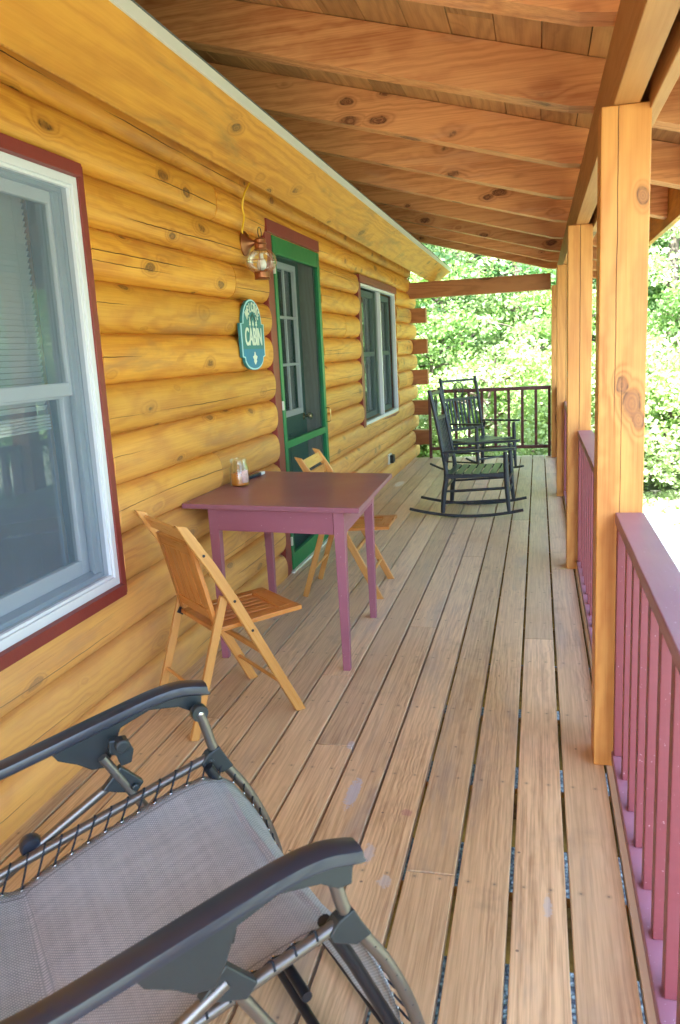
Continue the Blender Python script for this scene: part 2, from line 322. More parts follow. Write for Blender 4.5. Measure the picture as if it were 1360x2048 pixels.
def sling():
    t = NT('grey_mesh_sling'); wc = t.n('Attribute', attribute_name='wc').outputs['Vector']; s = t.n('SeparateXYZ', i0=wc)
    a = t.math('SINE', t.math('MULTIPLY', s.outputs[0], 2*PI/.0076)); b = t.math('SINE', t.math('MULTIPLY', s.outputs[1], 2*PI/.0076))
    w = t.ramp(t.math('MULTIPLY', a, b), .1, .8); n = t.noise(wc, (6., 60., 1.), 3); n2 = t.noise(wc, (60., 5., 1.), 3)
    c = t.mix(t.ramp(t.math('ADD', n, n2), .6, 1.4), lin(134, 143, 144), lin(162, 169, 170)); c = t.mix(t.math('MULTIPLY', w, .85), c, lin(222, 220, 224))
    hm = t.math('ABSOLUTE', t.math('SUBTRACT', t.math('ABSOLUTE', s.outputs[1]), .287)); c = t.mix(t.math('MULTIPLY', t.ramp(hm, .0028, .0012), .6), c, lin(70, 70, 76))
    p = t.n('BsdfPrincipled', Roughness=.55, Normal=t.bump(w, .0006)); t.put(p.inputs['Base Color'], c)
    tl = t.n('BsdfTranslucent', Color=lin(150, 140, 140)); mx = t.n('MixShader'); mx.inputs[0].default_value = .15
    t.put(mx.inputs[1], p.outputs[0]); t.put(mx.inputs[2], tl.outputs[0]); t.t.links.new(mx.outputs[0], t.out.inputs[0]); return t.m
M['sling'] = sling()
def leaf(name, a, b, c3):
    t = NT(name); r = t.n('Attribute', attribute_name='tone').outputs['Fac']
    c = t.mix(r, a, b); c = t.mix(t.ramp(t.noise(t.pos(), .9, 3), .4, .7), c, c3)
    d = t.n('BsdfPrincipled', Roughness=.5); t.put(d.inputs['Base Color'], c); d.inputs['Specular IOR Level'].default_value = .3
    tl = t.n('BsdfTranslucent'); t.put(tl.inputs[0], t.mix(.5, c, (.30, .42, .05, 1))); mx = t.n('MixShader'); mx.inputs[0].default_value = .42
    t.put(mx.inputs[1], d.outputs[0]); t.put(mx.inputs[2], tl.outputs[0]); t.t.links.new(mx.outputs[0], t.out.inputs[0]); return t.m
M['leafA'] = leaf('maple_leaf', (.16, .28, .08, 1), (.32, .44, .17, 1), (.24, .40, .09, 1))
M['leafB'] = leaf('dark_leaf', (.08, .19, .07, 1), (.19, .32, .14, 1), (.12, .25, .07, 1))
M['leafC'] = leaf('pale_leaf', (.32, .44, .18, 1), (.54, .60, .34, 1), (.38, .52, .16, 1))
M['bark'] = simple('bark', lin(96, 84, 70), .9, nscale=14, namt=.3, bump=.01)
def groundmat():
    t = NT('sunny_ground'); P = t.pos(); n = t.noise(P, 2.2, 6, .7); n2 = t.noise(P, 60., 3, .7)
    c = t.mix(t.ramp(n, .4, .62), (.27, .26, .17, 1), (.12, .17, .06, 1)); c = t.mix(t.math('MULTIPLY', n2, .4), c, (.34, .33, .25, 1))
    t.pbsdf(**{'Base Color': c, 'Roughness': .9, 'Normal': t.bump(n2, .03)}); return t.m
M['ground'] = groundmat()
def gravelmat():
    t = NT('pale_gravel'); P = t.pos(); v = t.n('TexVoronoi', Scale=45.); t.put(v.inputs['Vector'], P)
    c = t.mix(v.outputs['Color'], (.10, .12, .12, 1), (.26, .29, .28, 1)); c = t.mix(t.ramp(v.outputs['Distance'], .35, .7), c, (.05, .05, .06, 1))
    t.pbsdf(**{'Base Color': c, 'Roughness': .9, 'Normal': t.bump(v.outputs['Distance'], .01)}); return t.m
M['gravel'] = gravelmat()
# ------------------------------------------------------------------ ground
GZ = -1.0
def gh(x, y):
    r = math.hypot(x, y-5)
    return GZ-.25*max(0, min(1, (y-12)/8))+max(0, y-26)*.12+max(0, abs(x)-14)*.1+.06*math.sin(x*.9)*math.cos(y*.7)*min(1, max(0, r-6)/4)
xs = sorted(set(list(np.linspace(-12, 16, 57))+list(np.linspace(-400, -12, 20))+list(np.linspace(16, 400, 20)))); ys = sorted(set(list(np.linspace(-12, 40, 80))+list(np.linspace(-400, -12, 12))+list(np.linspace(40, 500, 14))))
g = MB(); vs = [(x, y, min(gh(x, y), 22)) for y in ys for x in xs]; nx = len(xs)
g.add(vs, [(j*nx+i, j*nx+i+1, (j+1)*nx+i+1, (j+1)*nx+i) for j in range(len(ys)-1) for i in range(nx-1)], [(0, 0, 0)]*len(vs))
tag(g.build('ground', M['ground'], smooth=60), 'sunlit pale grassy ground sloping away below the porch', kind='structure')
g = MB(); g.add([(-1.9, -3, GZ+.012), (1.6, -3, GZ+.012), (1.6, 11.6, GZ+.012), (-1.9, 11.6, GZ+.012)], [(0, 1, 2, 3)], [(0, 0, 0)]*4)
tag(g.build('gravel_bed', M['gravel']), 'pale gravel glimpsed through the gaps of the porch deck', kind='structure')
# ------------------------------------------------------------------ deck
WX = -1.66
deck = empty('porch_deck', (-.7, 4.2, 0), 'weathered brown plank porch deck with dark gaps', 'deck'); deck['kind'] = 'structure'
pitch = .1525; Y0, Y1 = -2.5, 10.93
joints = {3: [2.04, 7.3], 6: [2.742, 6.1], 1: [3.976, 8.9], 9: [4.80, 8.0], 0: [5.30, 9.4], 2: [6.84], 4: [.6, 5.6, 9.1], 5: [4.1, 8.4], 7: [3.4, 7.7], 8: [6.4], 10: [2.9, 7.2], 11: [5.5]}
b = MB(); rs = random.Random(3)
for k in range(13):
    x1 = .222-k*pitch; x0 = x1-pitch+(.0115 if k < 4 else .0085)+rs.uniform(-.0012, .0012)
    if x0 < -1.76: x0 = -1.76
    if x1 < -1.76: break
    cuts = [Y0]+joints.get(k, [])+[Y1+rs.uniform(-.004, .004)]
    for a, e in zip(cuts[:-1], cuts[1:]):
        dz = rs.uniform(-.0012, .0012)
        b.box(x0, x1-rs.uniform(0, .001), a+.0015, e-.0015, -.032+dz, dz)
o = b.build('deck_board', M['deck'], deck, bevel=.003); o['label'] = 'weathered plank boards running along the porch'
b = MB(); b.box(.231, .2610, Y0, Y1, -.032, -.001, tone=.6); b.build('edge_strip', M['newwood'], deck, bevel=.0015)
b = MB(); b.box(.262, .33, Y0, Y1, -.24, -.004, axis='y'); b.build('rim_joist', M['brownbeam'], deck)
y = -2.4
while y < 10.9:
    b = MB(); b.box(-1.74, .262, y, y+.038, -.235, -.033, axis='x'); b.build('joist', M['joist'], deck); y += .55
# ------------------------------------------------------------------ cabin
cabin = empty('log_cabin', (-3., 4.2, 0), 'honey stained log cabin wall with windows, green screen door and overhanging eave', 'cabin')
J = [-.04, .165, .37, .575, .78, .985, 1.195, 1.40, 1.605, 1.81, 2.01, 2.205, 2.40, 2.60]
def logseg(mb, y0, y1, z0, z1, xf=WX+.006, xj=-1.705, xb=-1.86, seed=0):
    r = random.Random(seed); n = max(1, int((y1-y0)/.45)); np_ = 12; off = (r.random()*20, 10*r.randint(1, 60), r.random()*20)
    vs, ws = [], []; A = r.random()*6; B = r.random()*6
    for i in range(n+1):
        y = y0+(y1-y0)*i/n; dx = .0035*math.sin(y*1.7+A)+.002*math.sin(y*4.1+B); dz = .003*math.sin(y*1.1+B); arc = 0
        row = []
        for k in range(np_+1):
            t = -1+2*k/np_; x = xj+(xf+dx-xj)*(max(0, 1-abs(t)**2.5))**.6; z = (z0+z1)/2+t*(z1-z0)/2*.999+dz*(1-abs(t))
            row.append((x, y, z))
        row += [(xb, y, z1), (xb, y, z0)]
        px = row[0]; arc = 0
        for q in row:
            arc += math.dist(q, px); px = q; vs.append(q); ws.append((y+off[0], arc+off[1], q[0]*1.0+off[2]))
    m = np_+3; fs = []
    for i in range(n):
        for k in range(m): fs.append((i*m+k, i*m+(k+1) % m, (i+1)*m+(k+1) % m, (i+1)*m+k))
    fs += [tuple(reversed(range(m))), tuple(range(n*m, n*m+m))]
    mb.add(vs, fs, ws, r.random())
wall = MB()
OPEN = [(1.80, 2.885, .56, 2.21), (4.998, 6.285, -.1, 2.3), (7.69, 9.80, .73, 2.20)]
seams = {0: [3.9, 8.1], 2: [8.9], 4: [4.0], 6: [.7], 8: [7.1], 9: [4.4], 10: [10.1], 11: [4.217, 7.467], 12: [1.2, 6.6], 3: [9.95], 5: [10.4]}
for k in range(len(J)-1):
    z0, z1 = J[k], J[k+1]; yend = 11.0 if k in (1, 3, 5, 7, 9, 11) else 11.38
    if k >= 11: yend = 11.0
    segs = [(-2.6, yend)]
    for (a, b_, c0, c1) in OPEN:
        if min(z1, c1)-max(z0, c0) > .1:
            ns = []
            for s0, s1 in segs:
                if b_ <= s0 or a >= s1: ns.append((s0, s1))
                else:
                    if a > s0: ns.append((s0, a))
                    if b_ < s1: ns.append((b_, s1))
            segs = ns
    fin = []
    for s0, s1 in segs:
        c = [s0]+[q for q in seams.get(k, []) if s0+.3 < q < s1-.3]+[s1]
        fin += [(c[i]+(.002 if i else 0), c[i+1]-(.002 if i < len(c)-2 else 0)) for i in range(len(c)-1)]
    for j, (s0, s1) in enumerate(fin): logseg(wall, s0, s1, z0, z1, seed=k*17+j*5+2)
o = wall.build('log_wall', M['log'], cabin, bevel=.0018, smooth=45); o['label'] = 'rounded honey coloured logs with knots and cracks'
# crossing timbers at the corner
for k in (1, 3, 5, 7, 9):
    b = MB(); b.box(-3.4, -1.463+random.uniform(-.012, .012), 11.004, 11.15, J[k]+.004, J[k+1]-.003, axis='x'); o = b.build('corner_timber', M['brownbeam'], cabin, bevel=.004)
b = MB()
for k in range(13):
    if k not in (1, 3, 5, 7, 9): b.box(-9., -1.865, 11.0, 11.15, J[k], J[k+1]-.001, axis='x')
    else: b.box(-9., -3.402, 11.0, 11.15, J[k], J[k+1]-.001, axis='x')
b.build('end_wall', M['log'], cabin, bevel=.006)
b = MB(); b.box(-9., -1.865, -2.75, -2.6, -.1, 2.6, axis='x'); b.box(-9.1, -9.0, -2.7, 11.1, -.1, 2.6); b.build('back_wall', M['brownbeam'], cabin)
b = MB(); b.box(-9., -1.72, -2.7, 11.3, -.22, -.05, axis='x'); b.build('foundation_floor', M['joist'], cabin)
b = MB(); b.box(-9., -1.75, -2.6, 11.0, GZ-.3, -.225); b.build('foundation_wall', simple('concrete', lin(150, 148, 142), .9), cabin)
b = MB(); b.box(-4.4, -4.35, -2.6, 11., -.04, 2.58); b.box(-8.95, -1.87, -2.59, 10.99, 2.45, 2.5, axis='x')
for yy in (.9, 4.4, 6.9, 10.2): b.box(-4.35, -1.87, yy, yy+.1, -.04, 2.44, axis='x')
b.build('interior_wall', M['room'], cabin)
# house roof and eave
EY0, EY1 = -2.6, 11.32
low = Vector((-1.365, 0, 2.318)); up = Vector((-1.15, 0, 2.474)); fd = (up-low).normalized(); nn = Vector((fd.z, 0, -fd.x))   # outward-down normal
eave = sub('eave', (-1.3, 4, 2.4), cabin); eave['label'] = 'wide yellow stained fascia under the cabin eave with white drip edge'
b = MB(); c_ = (low+up)/2; w = (up-low).length/2
ycut = [EY0, 3.02+4.9, EY1-.14, EY1]
for i, (a, e) in enumerate(zip(ycut[:-1], ycut[1:])):
    b.obox(Vector((c_.x, (a+e)/2, c_.z))-nn*.013, Vector((0, (e-a)/2-.001, 0)), fd*w, nn*.011, tone=.5)
b.build('fascia_board', M['fascia'], eave, bevel=.002)
b = MB(); d0 = up+Vector((-.004, 0, .0)); b.bar((d0.x, EY0, d0.z+.018), (d0.x, EY1+.01, d0.z+.018), .012, .042); b.build('drip_edge', M['drip'], eave)
rd = Vector((-nn.x*-1, 0, 0))
b = MB(); rdir = Vector((-.8, 0, .57)).normalized(); rn_ = Vector((rdir.z, 0, -rdir.x)); r0 = up+Vector((.004, 0, .042)); L = 3.0
b.obox(Vector((r0.x, (EY0+EY1)/2, r0.z))+rdir*L/2+rn_*-.006, rdir*L/2, Vector((0, (EY1-EY0)/2+.015, 0)), rn_*.008); b.build('shingle_roof', M['shingle'], eave)
b = MB(); b.obox(low+Vector((-.17, (EY0+EY1)/2, .125)), rdir*.19, Vector((0, (EY1-EY0)/2-.02, 0)), rn_*.008); b.build('soffit', M['fascia'], eave)
b = MB(); top = r0+rdir*L
b.prism([(-9, 2.6), (-1.9, 2.6), (-1.75, 2.95), (top.x+.1, top.z-.1), (-6, top.z+.4)], (0, 11.0, 0), (1, 0, 0), (0, 0, 1), (0, 1, 0), .1); b.build('gable_wall', M['fascia'], cabin)
b = MB(); b.obox((top.x-3, 4.4, top.z-.6), (3.2, 0, 0), (0, 7., 0), (0, 0, .05)); b.build('back_roof', M['shingle'], cabin)
# ---- near window
def ring(mb, x0, x1, y0, y1, z0, z1, ws_, wt, wb=None, **k):
    wb = wt if wb is None else wb
    mb.box(x0, x1, y0, y0+ws_, z0, z1, axis='z', **k); mb.box(x0, x1, y1-ws_, y1, z0, z1, axis='z', **k)
    mb.box(x0, x1, y0+ws_, y1-ws_, z1-wt, z1, **k); mb.box(x0, x1, y0+ws_, y1-ws_, z0, z0+wb, **k)
win = sub('window', (-1.7, 2.3, 1.4), cabin); win['label'] = 'large double hung window with white frame, red trim and lowered blind'
b = MB(); b.box(-1.75, -1.69, 1.80, 1.845, .56, 2.21, axis='z'); b.box(-1.75, -1.660, 2.847, 2.888, .55, 2.212, axis='z'); b.box(-1.75, -1.64, 1.845, 2.847, 2.166, 2.212); b.box(-1.75, -1.64, 1.845, 2.847, .552, .598); b.build('window_trim', M['red'], win, bevel=.002)
b = MB(); ring(b, -1.71, -1.667, 1.845, 2.847, .598, 2.166, .03, .03, .035); ring(b, -1.71, -1.676, 1.875, 2.817, .633, 2.136, .012, .012); b.build('window_frame', M['white'], win, bevel=.002)
b = MB(); b.box(-1.86, -1.712, 1.85, 1.88, .6, 2.16, axis='z'); b.box(-1.86, -1.712, 2.80, 2.845, .6, 2.16, axis='z'); b.box(-1.86, -1.712, 1.88, 2.80, 2.11, 2.16); b.box(-1.86, -1.712, 1.88, 2.80, .6, .66)
b.box(-1.735, -1.722, 2.765, 2.80, .66, 2.11, axis='z'); b.build('window_jamb', M['jamb'], win, bevel=.002)
b = MB(); ring(b, -1.765, -1.735, 1.88, 2.80, 1.37, 2.11, .045, .045, .05); b.build('upper_sash', M['white'], win, bevel=.004)
b = MB(); ring(b, -1.80, -1.768, 1.88, 2.80, .66, 1.41, .05, .05, .06); b.build('lower_sash', M['white'], win, bevel=.004)
b = MB(); b.add([(-1.75, 1.92, 1.415), (-1.75, 2.76, 1.415), (-1.75, 2.76, 2.07), (-1.75, 1.92, 2.07)], [(0, 1, 2, 3)], [(0, 0, 0)]*4); b.add([(-1.785, 1.925, .71), (-1.785, 2.755, .71), (-1.785, 2.755, 1.37), (-1.785, 1.925, 1.37)], [(0, 1, 2, 3)], [(0, 0, 0)]*4); b.build('pane', M['glass'], win)
b = MB(); b.add([(-1.69, 1.88, .64), (-1.69, 2.81, .64), (-1.69, 2.81, 2.13), (-1.69, 1.88, 2.13)], [(0, 1, 2, 3)], [(0, 0, 0)]*4); b.build('insect_screen', M['screen'], win)
b = MB(); z = 1.33
while z < 2.1: b.obox((-1.845, 2.34, z), (0, .41, 0), (.0065, 0, .0092), (-.0006, 0, .0004)); z += .021
for q in range(5): b.obox((-1.845, 2.34, 1.25+q*.012), (0, .41, 0), (.012, 0, 0), (0, 0, .004))
for q in (2.0, 2.34, 2.68): b.tube([(-1.838, q, 1.25), (-1.838, q, 2.1)], .0012, 5)
b.build('window_blind', M['blind'], win)
b = MB(); ring(b, -1.875, -1.861, 1.84, 2.86, .58, 2.18, .06, .06); b.build('inner_casing', M['brownbeam'], win)
# ---- far window
win = sub('window', (-1.7, 8.8, 1.4), cabin); win['label'] = 'smaller twin window near the far corner with pale frame'
b = MB(); b.box(-1.75, -1.662, 7.695, 7.81, .69, 2.127, axis='z'); b.box(-1.75, -1.69, 9.765, 9.80, .70, 2.20, axis='z'); b.box(-1.75, -1.645, 7.695, 9.765, 2.128, 2.20); b.box(-1.75, -1.66, 7.81, 9.765, .69, .735); b.build('window_trim', M['red'], win, bevel=.002)
b = MB(); ring(b, -1.72, -1.668, 7.81, 9.765, .735, 2.128, .026, .026, .045); b.box(-1.72, -1.668, 8.80, 8.838, .78, 2.10, axis='z'); b.build('window_frame', M['white'], win, bevel=.003)
for (a, e) in ((7.855, 8.785), (8.85, 9.72)):
    b = MB(); ring(b, -1.78, -1.74, a, e, .785, 2.088, .06, .06); b.box(-1.78, -1.735, a+.06, e-.06, 1.42, 1.47); b.build('sash', M['graysash'], win, bevel=.003)
    b = MB(); b.box(-1.765, -1.762, a+.06, e-.06, .845, 2.03); b.build('pane', M['glass'], win)
    b = MB(); b.add([(-1.70, a, .78), (-1.70, e, .78), (-1.70, e, 2.09), (-1.70, a, 2.09)], [(0, 1, 2, 3)], [(0, 0, 0)]*4); b.build('insect_screen', M['doorscreen'], win)
    b = MB(); b.box(-1.86, -1.845, a+.05, e-.05, .85, 2.05)
    b.build('curtain', M['dkcurtain'], win)
# ---- doors
dr = sub('screen_door', (-1.68, 5.7, 1.1), cabin); dr['label'] = 'bright green screen door with two mesh panels'
b = MB(); b.box(-1.76, -1.662, 5.0, 5.128, 0, 2.244, axis='z'); b.box(-1.76, -1.645, 5.0, 6.25, 2.245, 2.325); b.box(-1.76, -1.70, 6.272, 6.29, 0, 2.24, axis='z'); o = b.build('door_trim', M['red'], cabin, bevel=.003)
b = MB(); b.box(-1.69, -1.655, 5.13, 5.185, .015, 2.24, axis='z'); b.box(-1.69, -1.655, 6.205, 6.27, .015, 2.24, axis='z')
for (z0, z1) in ((.015, .125), (.855, .905), (2.13, 2.24)): b.box(-1.69, -1.656, 5.185, 6.205, z0, z1)
b.build('door_frame', M['green'], dr, bevel=.003)
b = MB()
for (z0, z1) in ((.125, .855), (.905, 2.13)): b.add([(-1.675, 5.18, z0), (-1.675, 6.21, z0), (-1.675, 6.21, z1), (-1.675, 5.18, z1)], [(0, 1, 2, 3)], [(0, 0, 0)]*4)
b.build('door_mesh', M['doorscreen'], dr)
b = MB(); b.tube(smooth_pts([(-1.655, 6.24, 1.05), (-1.625, 6.24, 1.045), (-1.62, 6.24, .995), (-1.625, 6.24, .945), (-1.655, 6.24, .94)], 5), .0045, 8); b.build('handle', M['brass'], dr, smooth=60)
b = MB()
for z in (2.03, 1.15, .22): b = MB(); b.box(-1.66, -1.648, 5.122, 5.136, z-.03, z+.03); b.build('hinge', M['drip'], dr)
b = MB(); b.box(-1.76, -1.64, 5.1, 6.3, -.004, .012); b.build('threshold', M['drip'], cabin)
dr = sub('entry_door', (-1.83, 5.65, 1.05), cabin); dr['label'] = 'dark green entry door with six pane light behind the screen'
b = MB(); b.box(-1.86, -1.81, 5.13, 5.52, .02, 2.2, axis='z'); b.box(-1.86, -1.81, 6.06, 6.20, .02, 2.2, axis='z'); b.box(-1.86, -1.81, 5.52, 6.06, 2.12, 2.2); b.box(-1.86, -1.81, 5.52, 6.06, .02, 1.04)
for z0, z1 in ((.15, .9),): b.box(-1.81, -1.803, 5.3, 5.62, z0, z1); b.box(-1.81, -1.803, 5.72, 6.04, z0, z1)
b.build('door_panel', M['dkgreen'], dr, bevel=.004)
b = MB(); ring(b, -1.82, -1.795, 5.50, 6.075, 1.03, 2.135, .045, .045)
b.box(-1.815, -1.80, 5.775, 5.80, 1.075, 2.09, axis='z')
for z in (1.40, 1.74): b.box(-1.815, -1.801, 5.545, 6.03, z, z+.02)
b.build('glazing_bar', M['white'], dr, bevel=.002)
b = MB(); b.box(-1.838, -1.834, 5.52, 6.06, 1.04, 2.12); b.build('pane', M['glass'], dr)
b = MB(); b.lathe((-1.81, 6.12, 1.0), [(.03, 0), (.03, .006), (.012, .01), (.012, .035), (.028, .045), (.03, .06), (.022, .072), (.001, .075)], 16, (1, 0, 0)); b.build('door_knob', M['brass'], dr, smooth=50)
b = MB(); b.box(-1.86, -1.70, 6.21, 6.268, 0, 2.24, axis='z'); b.box(-1.86, -1.70, 5.132, 5.16, 0, 2.2, axis='z'); b.box(-1.86, -1.70, 5.16, 6.21, 2.205, 2.24); b.build('door_jamb', M['grywood'], cabin)
# ------------------------------------------------------------------ porch roof
PX = (.221, .297); BZ0, BZ1 = 2.166, 2.392
roof = empty('porch_roof', (-.5, 4.3, 2.6), 'open raftered pine porch roof with dark knots and board sheathing', 'roof')
sl = -.279
def rz(x): return 2.378+sl*(x-.221)
RY = [-1.45, -.5, .56, 1.62, 2.65, 3.61, 4.70, 5.72, 6.78, 7.85, 8.95, 10.05, 11.08]
for y in RY:
    b = MB(); x0, x1 = -1.9, .80; dz = .195; k = rz(x0); e = rz(x1); off = (random.random()*20, random.random()*20, random.random()*20)
    # side polygon with a seat cut over the beam
    poly = [(x0, k), (.12, rz(.12)), (.215, BZ1+.002), (.35, BZ1+.002), (.36, rz(.36)), (x1, e), (x1, e+dz), (x0, k+dz)]
    b.prism(poly, (0, y, 0), (1, 0, 0), (0, 0, 1), (0, 1, 0), .115, off=off); b.build('rafter', M['rafter'], roof, bevel=.002)
b = MB(); x = -2.3; q = 0; rs = random.Random(5); n_ = Vector((-sl, 0, 1)).normalized(); d_ = Vector((1, 0, sl)).normalized()
while x < .80:
    w_ = .178; x1 = min(x+w_, .825); a = [-2.6, rs.uniform(1, 4), rs.uniform(6, 9), 11.42]
    for y0, y1 in zip(a[:-1], a[1:]):
        m = (x+x1)/2; b.obox(Vector((m, (y0+y1)/2, rz(m)+.1955+.001))+n_*.011, Vector((0, (y1-y0)/2-.001, 0)), d_*((x1-x)/2*1.035-.0016), n_*.010)
    x += w_
o = b.build('roof_board', M['deckroof'], roof, bevel=.002)
b = MB(); m = -.75; b.obox(Vector((m, 4.41, rz(m)+.1965))+n_*.034, Vector((0, 7.03, 0)), d_*1.66, n_*.010); b.build('roofing', M['shingle'], roof)
b = MB(); b.box(.803, .84, -2.62, 11.45, rz(.8)-.05, rz(.8)+.215); b.build('outer_fascia', M['fascia'], roof, bevel=.002)
b = MB(); b.box(PX[0], PX[1], -2.6, 11.0, BZ0+.001, BZ1); b.build('carrying_beam', M['beam'], roof, bevel=.003)
b = MB(); b.box(.325, .362, -2.6, 11.0, BZ0-.02, BZ1-.03); b.build('outer_ply', M['beam'], roof, bevel=.003)
b = MB(); b.box(-1.735, .155, 10.85, 10.99, 2.128, 2.33, axis='x'); b.build('tie_beam', M['brownbeam'], roof, bevel=.004)
# ------------------------------------------------------------------ posts
plab = ['square honey pine post beside the camera end of the railing', 'thick honey pine post nearest in view, with large knot at rail height', 'second pine post back, with long crack down its face', 'third pine post back, thin sliver beside the second', 'farthest pine post holding the end tie beam']
PY = [.13, 2.73, 5.31, 7.93, 10.69]
for i, y in enumerate(PY):
    x0 = .186-.009*max(0, i-1); b = MB(); top = BZ0
    b.obox((x0+.0725, y+.0725, top/2), (0, 0, top/2), (.0725, 0, 0), (0, .0725, 0), off=(30+top/2, 40. if i == 1 else 60.-.008*(i-2), 50. if i == 1 else 2.1*i), tone=.5)
    o = b.build('porch_post', M['post'], bevel=.004, origin=(x0+.0725, y+.0725, 0)); tag(o, plab[i], 'post', 'square posts along the porch edge')
# dark checks (open cracks) on posts are part of the post: thin recessed slivers
# ------------------------------------------------------------------ side railings
rlab = ['red painted railing section nearest the camera with thick purple top cap', 'second red railing section, between the first two posts', 'third red railing section behind the second post', 'last side railing section, seen as a sliver beside the far posts']
for i in range(4):
    ya, yb = PY[i]+.145, PY[i+1]; x0 = .245-.009*max(0, i-.5); x1 = x0+.089
    r = empty('side_railing', (x0+.045, (ya+yb)/2, 0), rlab[i], 'railing', 'painted railings between the porch posts')
    zt = .915
    b = MB(); b.box(x0, x1, ya+.001, yb-.001, zt-.038, zt); b.build('top_rail', M['railcap'], r, bevel=.003)
    b = MB(); b.box(x0, x1, ya+.001, yb-.001, .022, .060); b.build('bottom_rail', M['railcap'], r, bevel=.003)
    b = MB(); b.box(x0+.005, x0+.085, yb-.042, yb-.003, .061, zt-.039, axis='z'); b.build('end_baluster', M['rail'], r, bevel=.002)
    y = yb-.16-.019
    while y > ya+.03:
        b = MB(); b.box(x0+.018, x0+.056, y-.021, y+.021, .061, zt-.039, axis='z'); b.build('baluster', M['rail'], r, bevel=.002); y -= .1835
# end railing
r = empty('end_railing', (-.64, 10.85, 0), 'dark red railing across the far end of the porch', 'railing')
b = MB(); b.box(-1.445, .152, 10.80, 10.885, .875, .92, axis='x'); b.build('top_rail', M['endrail'], r, bevel=.003)
b = MB(); b.box(-1.408, .118, 10.82, 10.865, .11, .15, axis='x'); b.build('bottom_rail', M['endrail'], r, bevel=.003)
for x in (-1.445, .117): b = MB(); b.box(x, x+.036, 10.815, 10.87, .0, .874, axis='z'); b.build('end_post', M['endrail'], r, bevel=.002)
for k in range(1, 9):
    x = -1.427+k*.174; b = MB(); b.box(x-.018, x+.018, 10.825, 10.861, .151, .874, axis='z'); b.build('baluster', M['endrail'], r, bevel=.002)
# ------------------------------------------------------------------ table
tb = empty('table', (-1.22, 3.95, 0), 'plum painted wooden table with tapered legs by the log wall', 'table')
TZ = .80
b = MB(); c4 = [(-1.682, 3.515), (-.772, 3.385), (-.80, 4.38), (-1.672, 4.55)]
b.prism(c4, (0, 0, TZ-.024), (1, 0, 0), (0, 1, 0), (0, 0, 1), .024, tone=.5); b.build('tabletop', M['tabletop'], tb, bevel=.003)
feet = [(-1.535, 3.565), (-.885, 3.475), (-.91, 4.235), (-1.535, 4.33)]
for (x, y) in feet:
    b = MB(); b.obox((x, y, (TZ-.025)/2), (0, 0, (TZ-.025)/2), (.017, 0, 0), (0, .017, 0), top=1.5); b.build('leg', M['plum'], tb, bevel=.002)
for i in range(4):
    p, q = feet[i], feet[(i+1) % 4]; P = Vector((*p, TZ-.082)); Q = Vector((*q, TZ-.082)); d = (Q-P).normalized()
    nrm = Vector((d.y, -d.x, 0)); b = MB(); b.bar(P+d*.025+nrm*.013, Q-d*.025+nrm*.013, .018, .112); b.build('apron', M['plum'], tb, bevel=.001)
# candle
cz = TZ; cx, cy = -1.573, 4.03
def jarpos(px): return px
jr = empty('jar_candle', (cx, cy, cz), 'amber jar candle with paper label on the plum table', 'candle')
b = MB(); b.lathe((cx, cy, cz+.001), [(0.0456, 0.0000), (0.0516, 0.0070), (0.0516, 0.0959), (0.0432, 0.1100), (0.0420, 0.1228), (0.0456, 0.1252), (0.0456, 0.1427), (0.0432, 0.1451), (0.0396, 0.1427), (0.0396, 0.1170), (0.0468, 0.0994), (0.0480, 0.0140), (0.0360, 0.0070)], 28); b.build('jar', M['jar'], jr, smooth=40)
b = MB(); b.lathe((cx, cy, cz+.006), [(0.0444, 0.0000), (0.0462, 0.0047), (0.0462, 0.0608), (0.0432, 0.0620)], 24); b.build('wax', M['wax'], jr, smooth=40)
b = MB(); n0 = 8; vs = []; a0 = math.radians(-30)
for i in range(n0+1):
    a = a0-.45+.9*i/n0
    for z in (0.0192, 0.0866): vs.append((cx+.0525*math.cos(a), cy+.0525*math.sin(a), cz+z))
b.add(vs, [(2*i, 2*i+2, 2*i+3, 2*i+1) for i in range(n0)], [(0, 0, 0)]*len(vs)); o = b.build('jar_label', M['paper'], jr, smooth=60)
md = o.modifiers.new('th', 'SOLIDIFY'); md.thickness = .0006
lt = empty('candle_lighter', (-1.59, 4.3, cz), 'dark blue lighter with white end lying behind the candle jar', 'lighter')
b = MB(); b.bar((-1.598, 4.20, cz+.011), (-1.580, 4.37, cz+.011), .024, .018); b.build('lighter_body', M['navy'], lt, bevel=.004)
b = MB(); b.bar((-1.5799, 4.371, cz+.011), (-1.575, 4.42, cz+.011), .025, .0185); b.build('lighter_cap', M['white'], lt, bevel=.004)
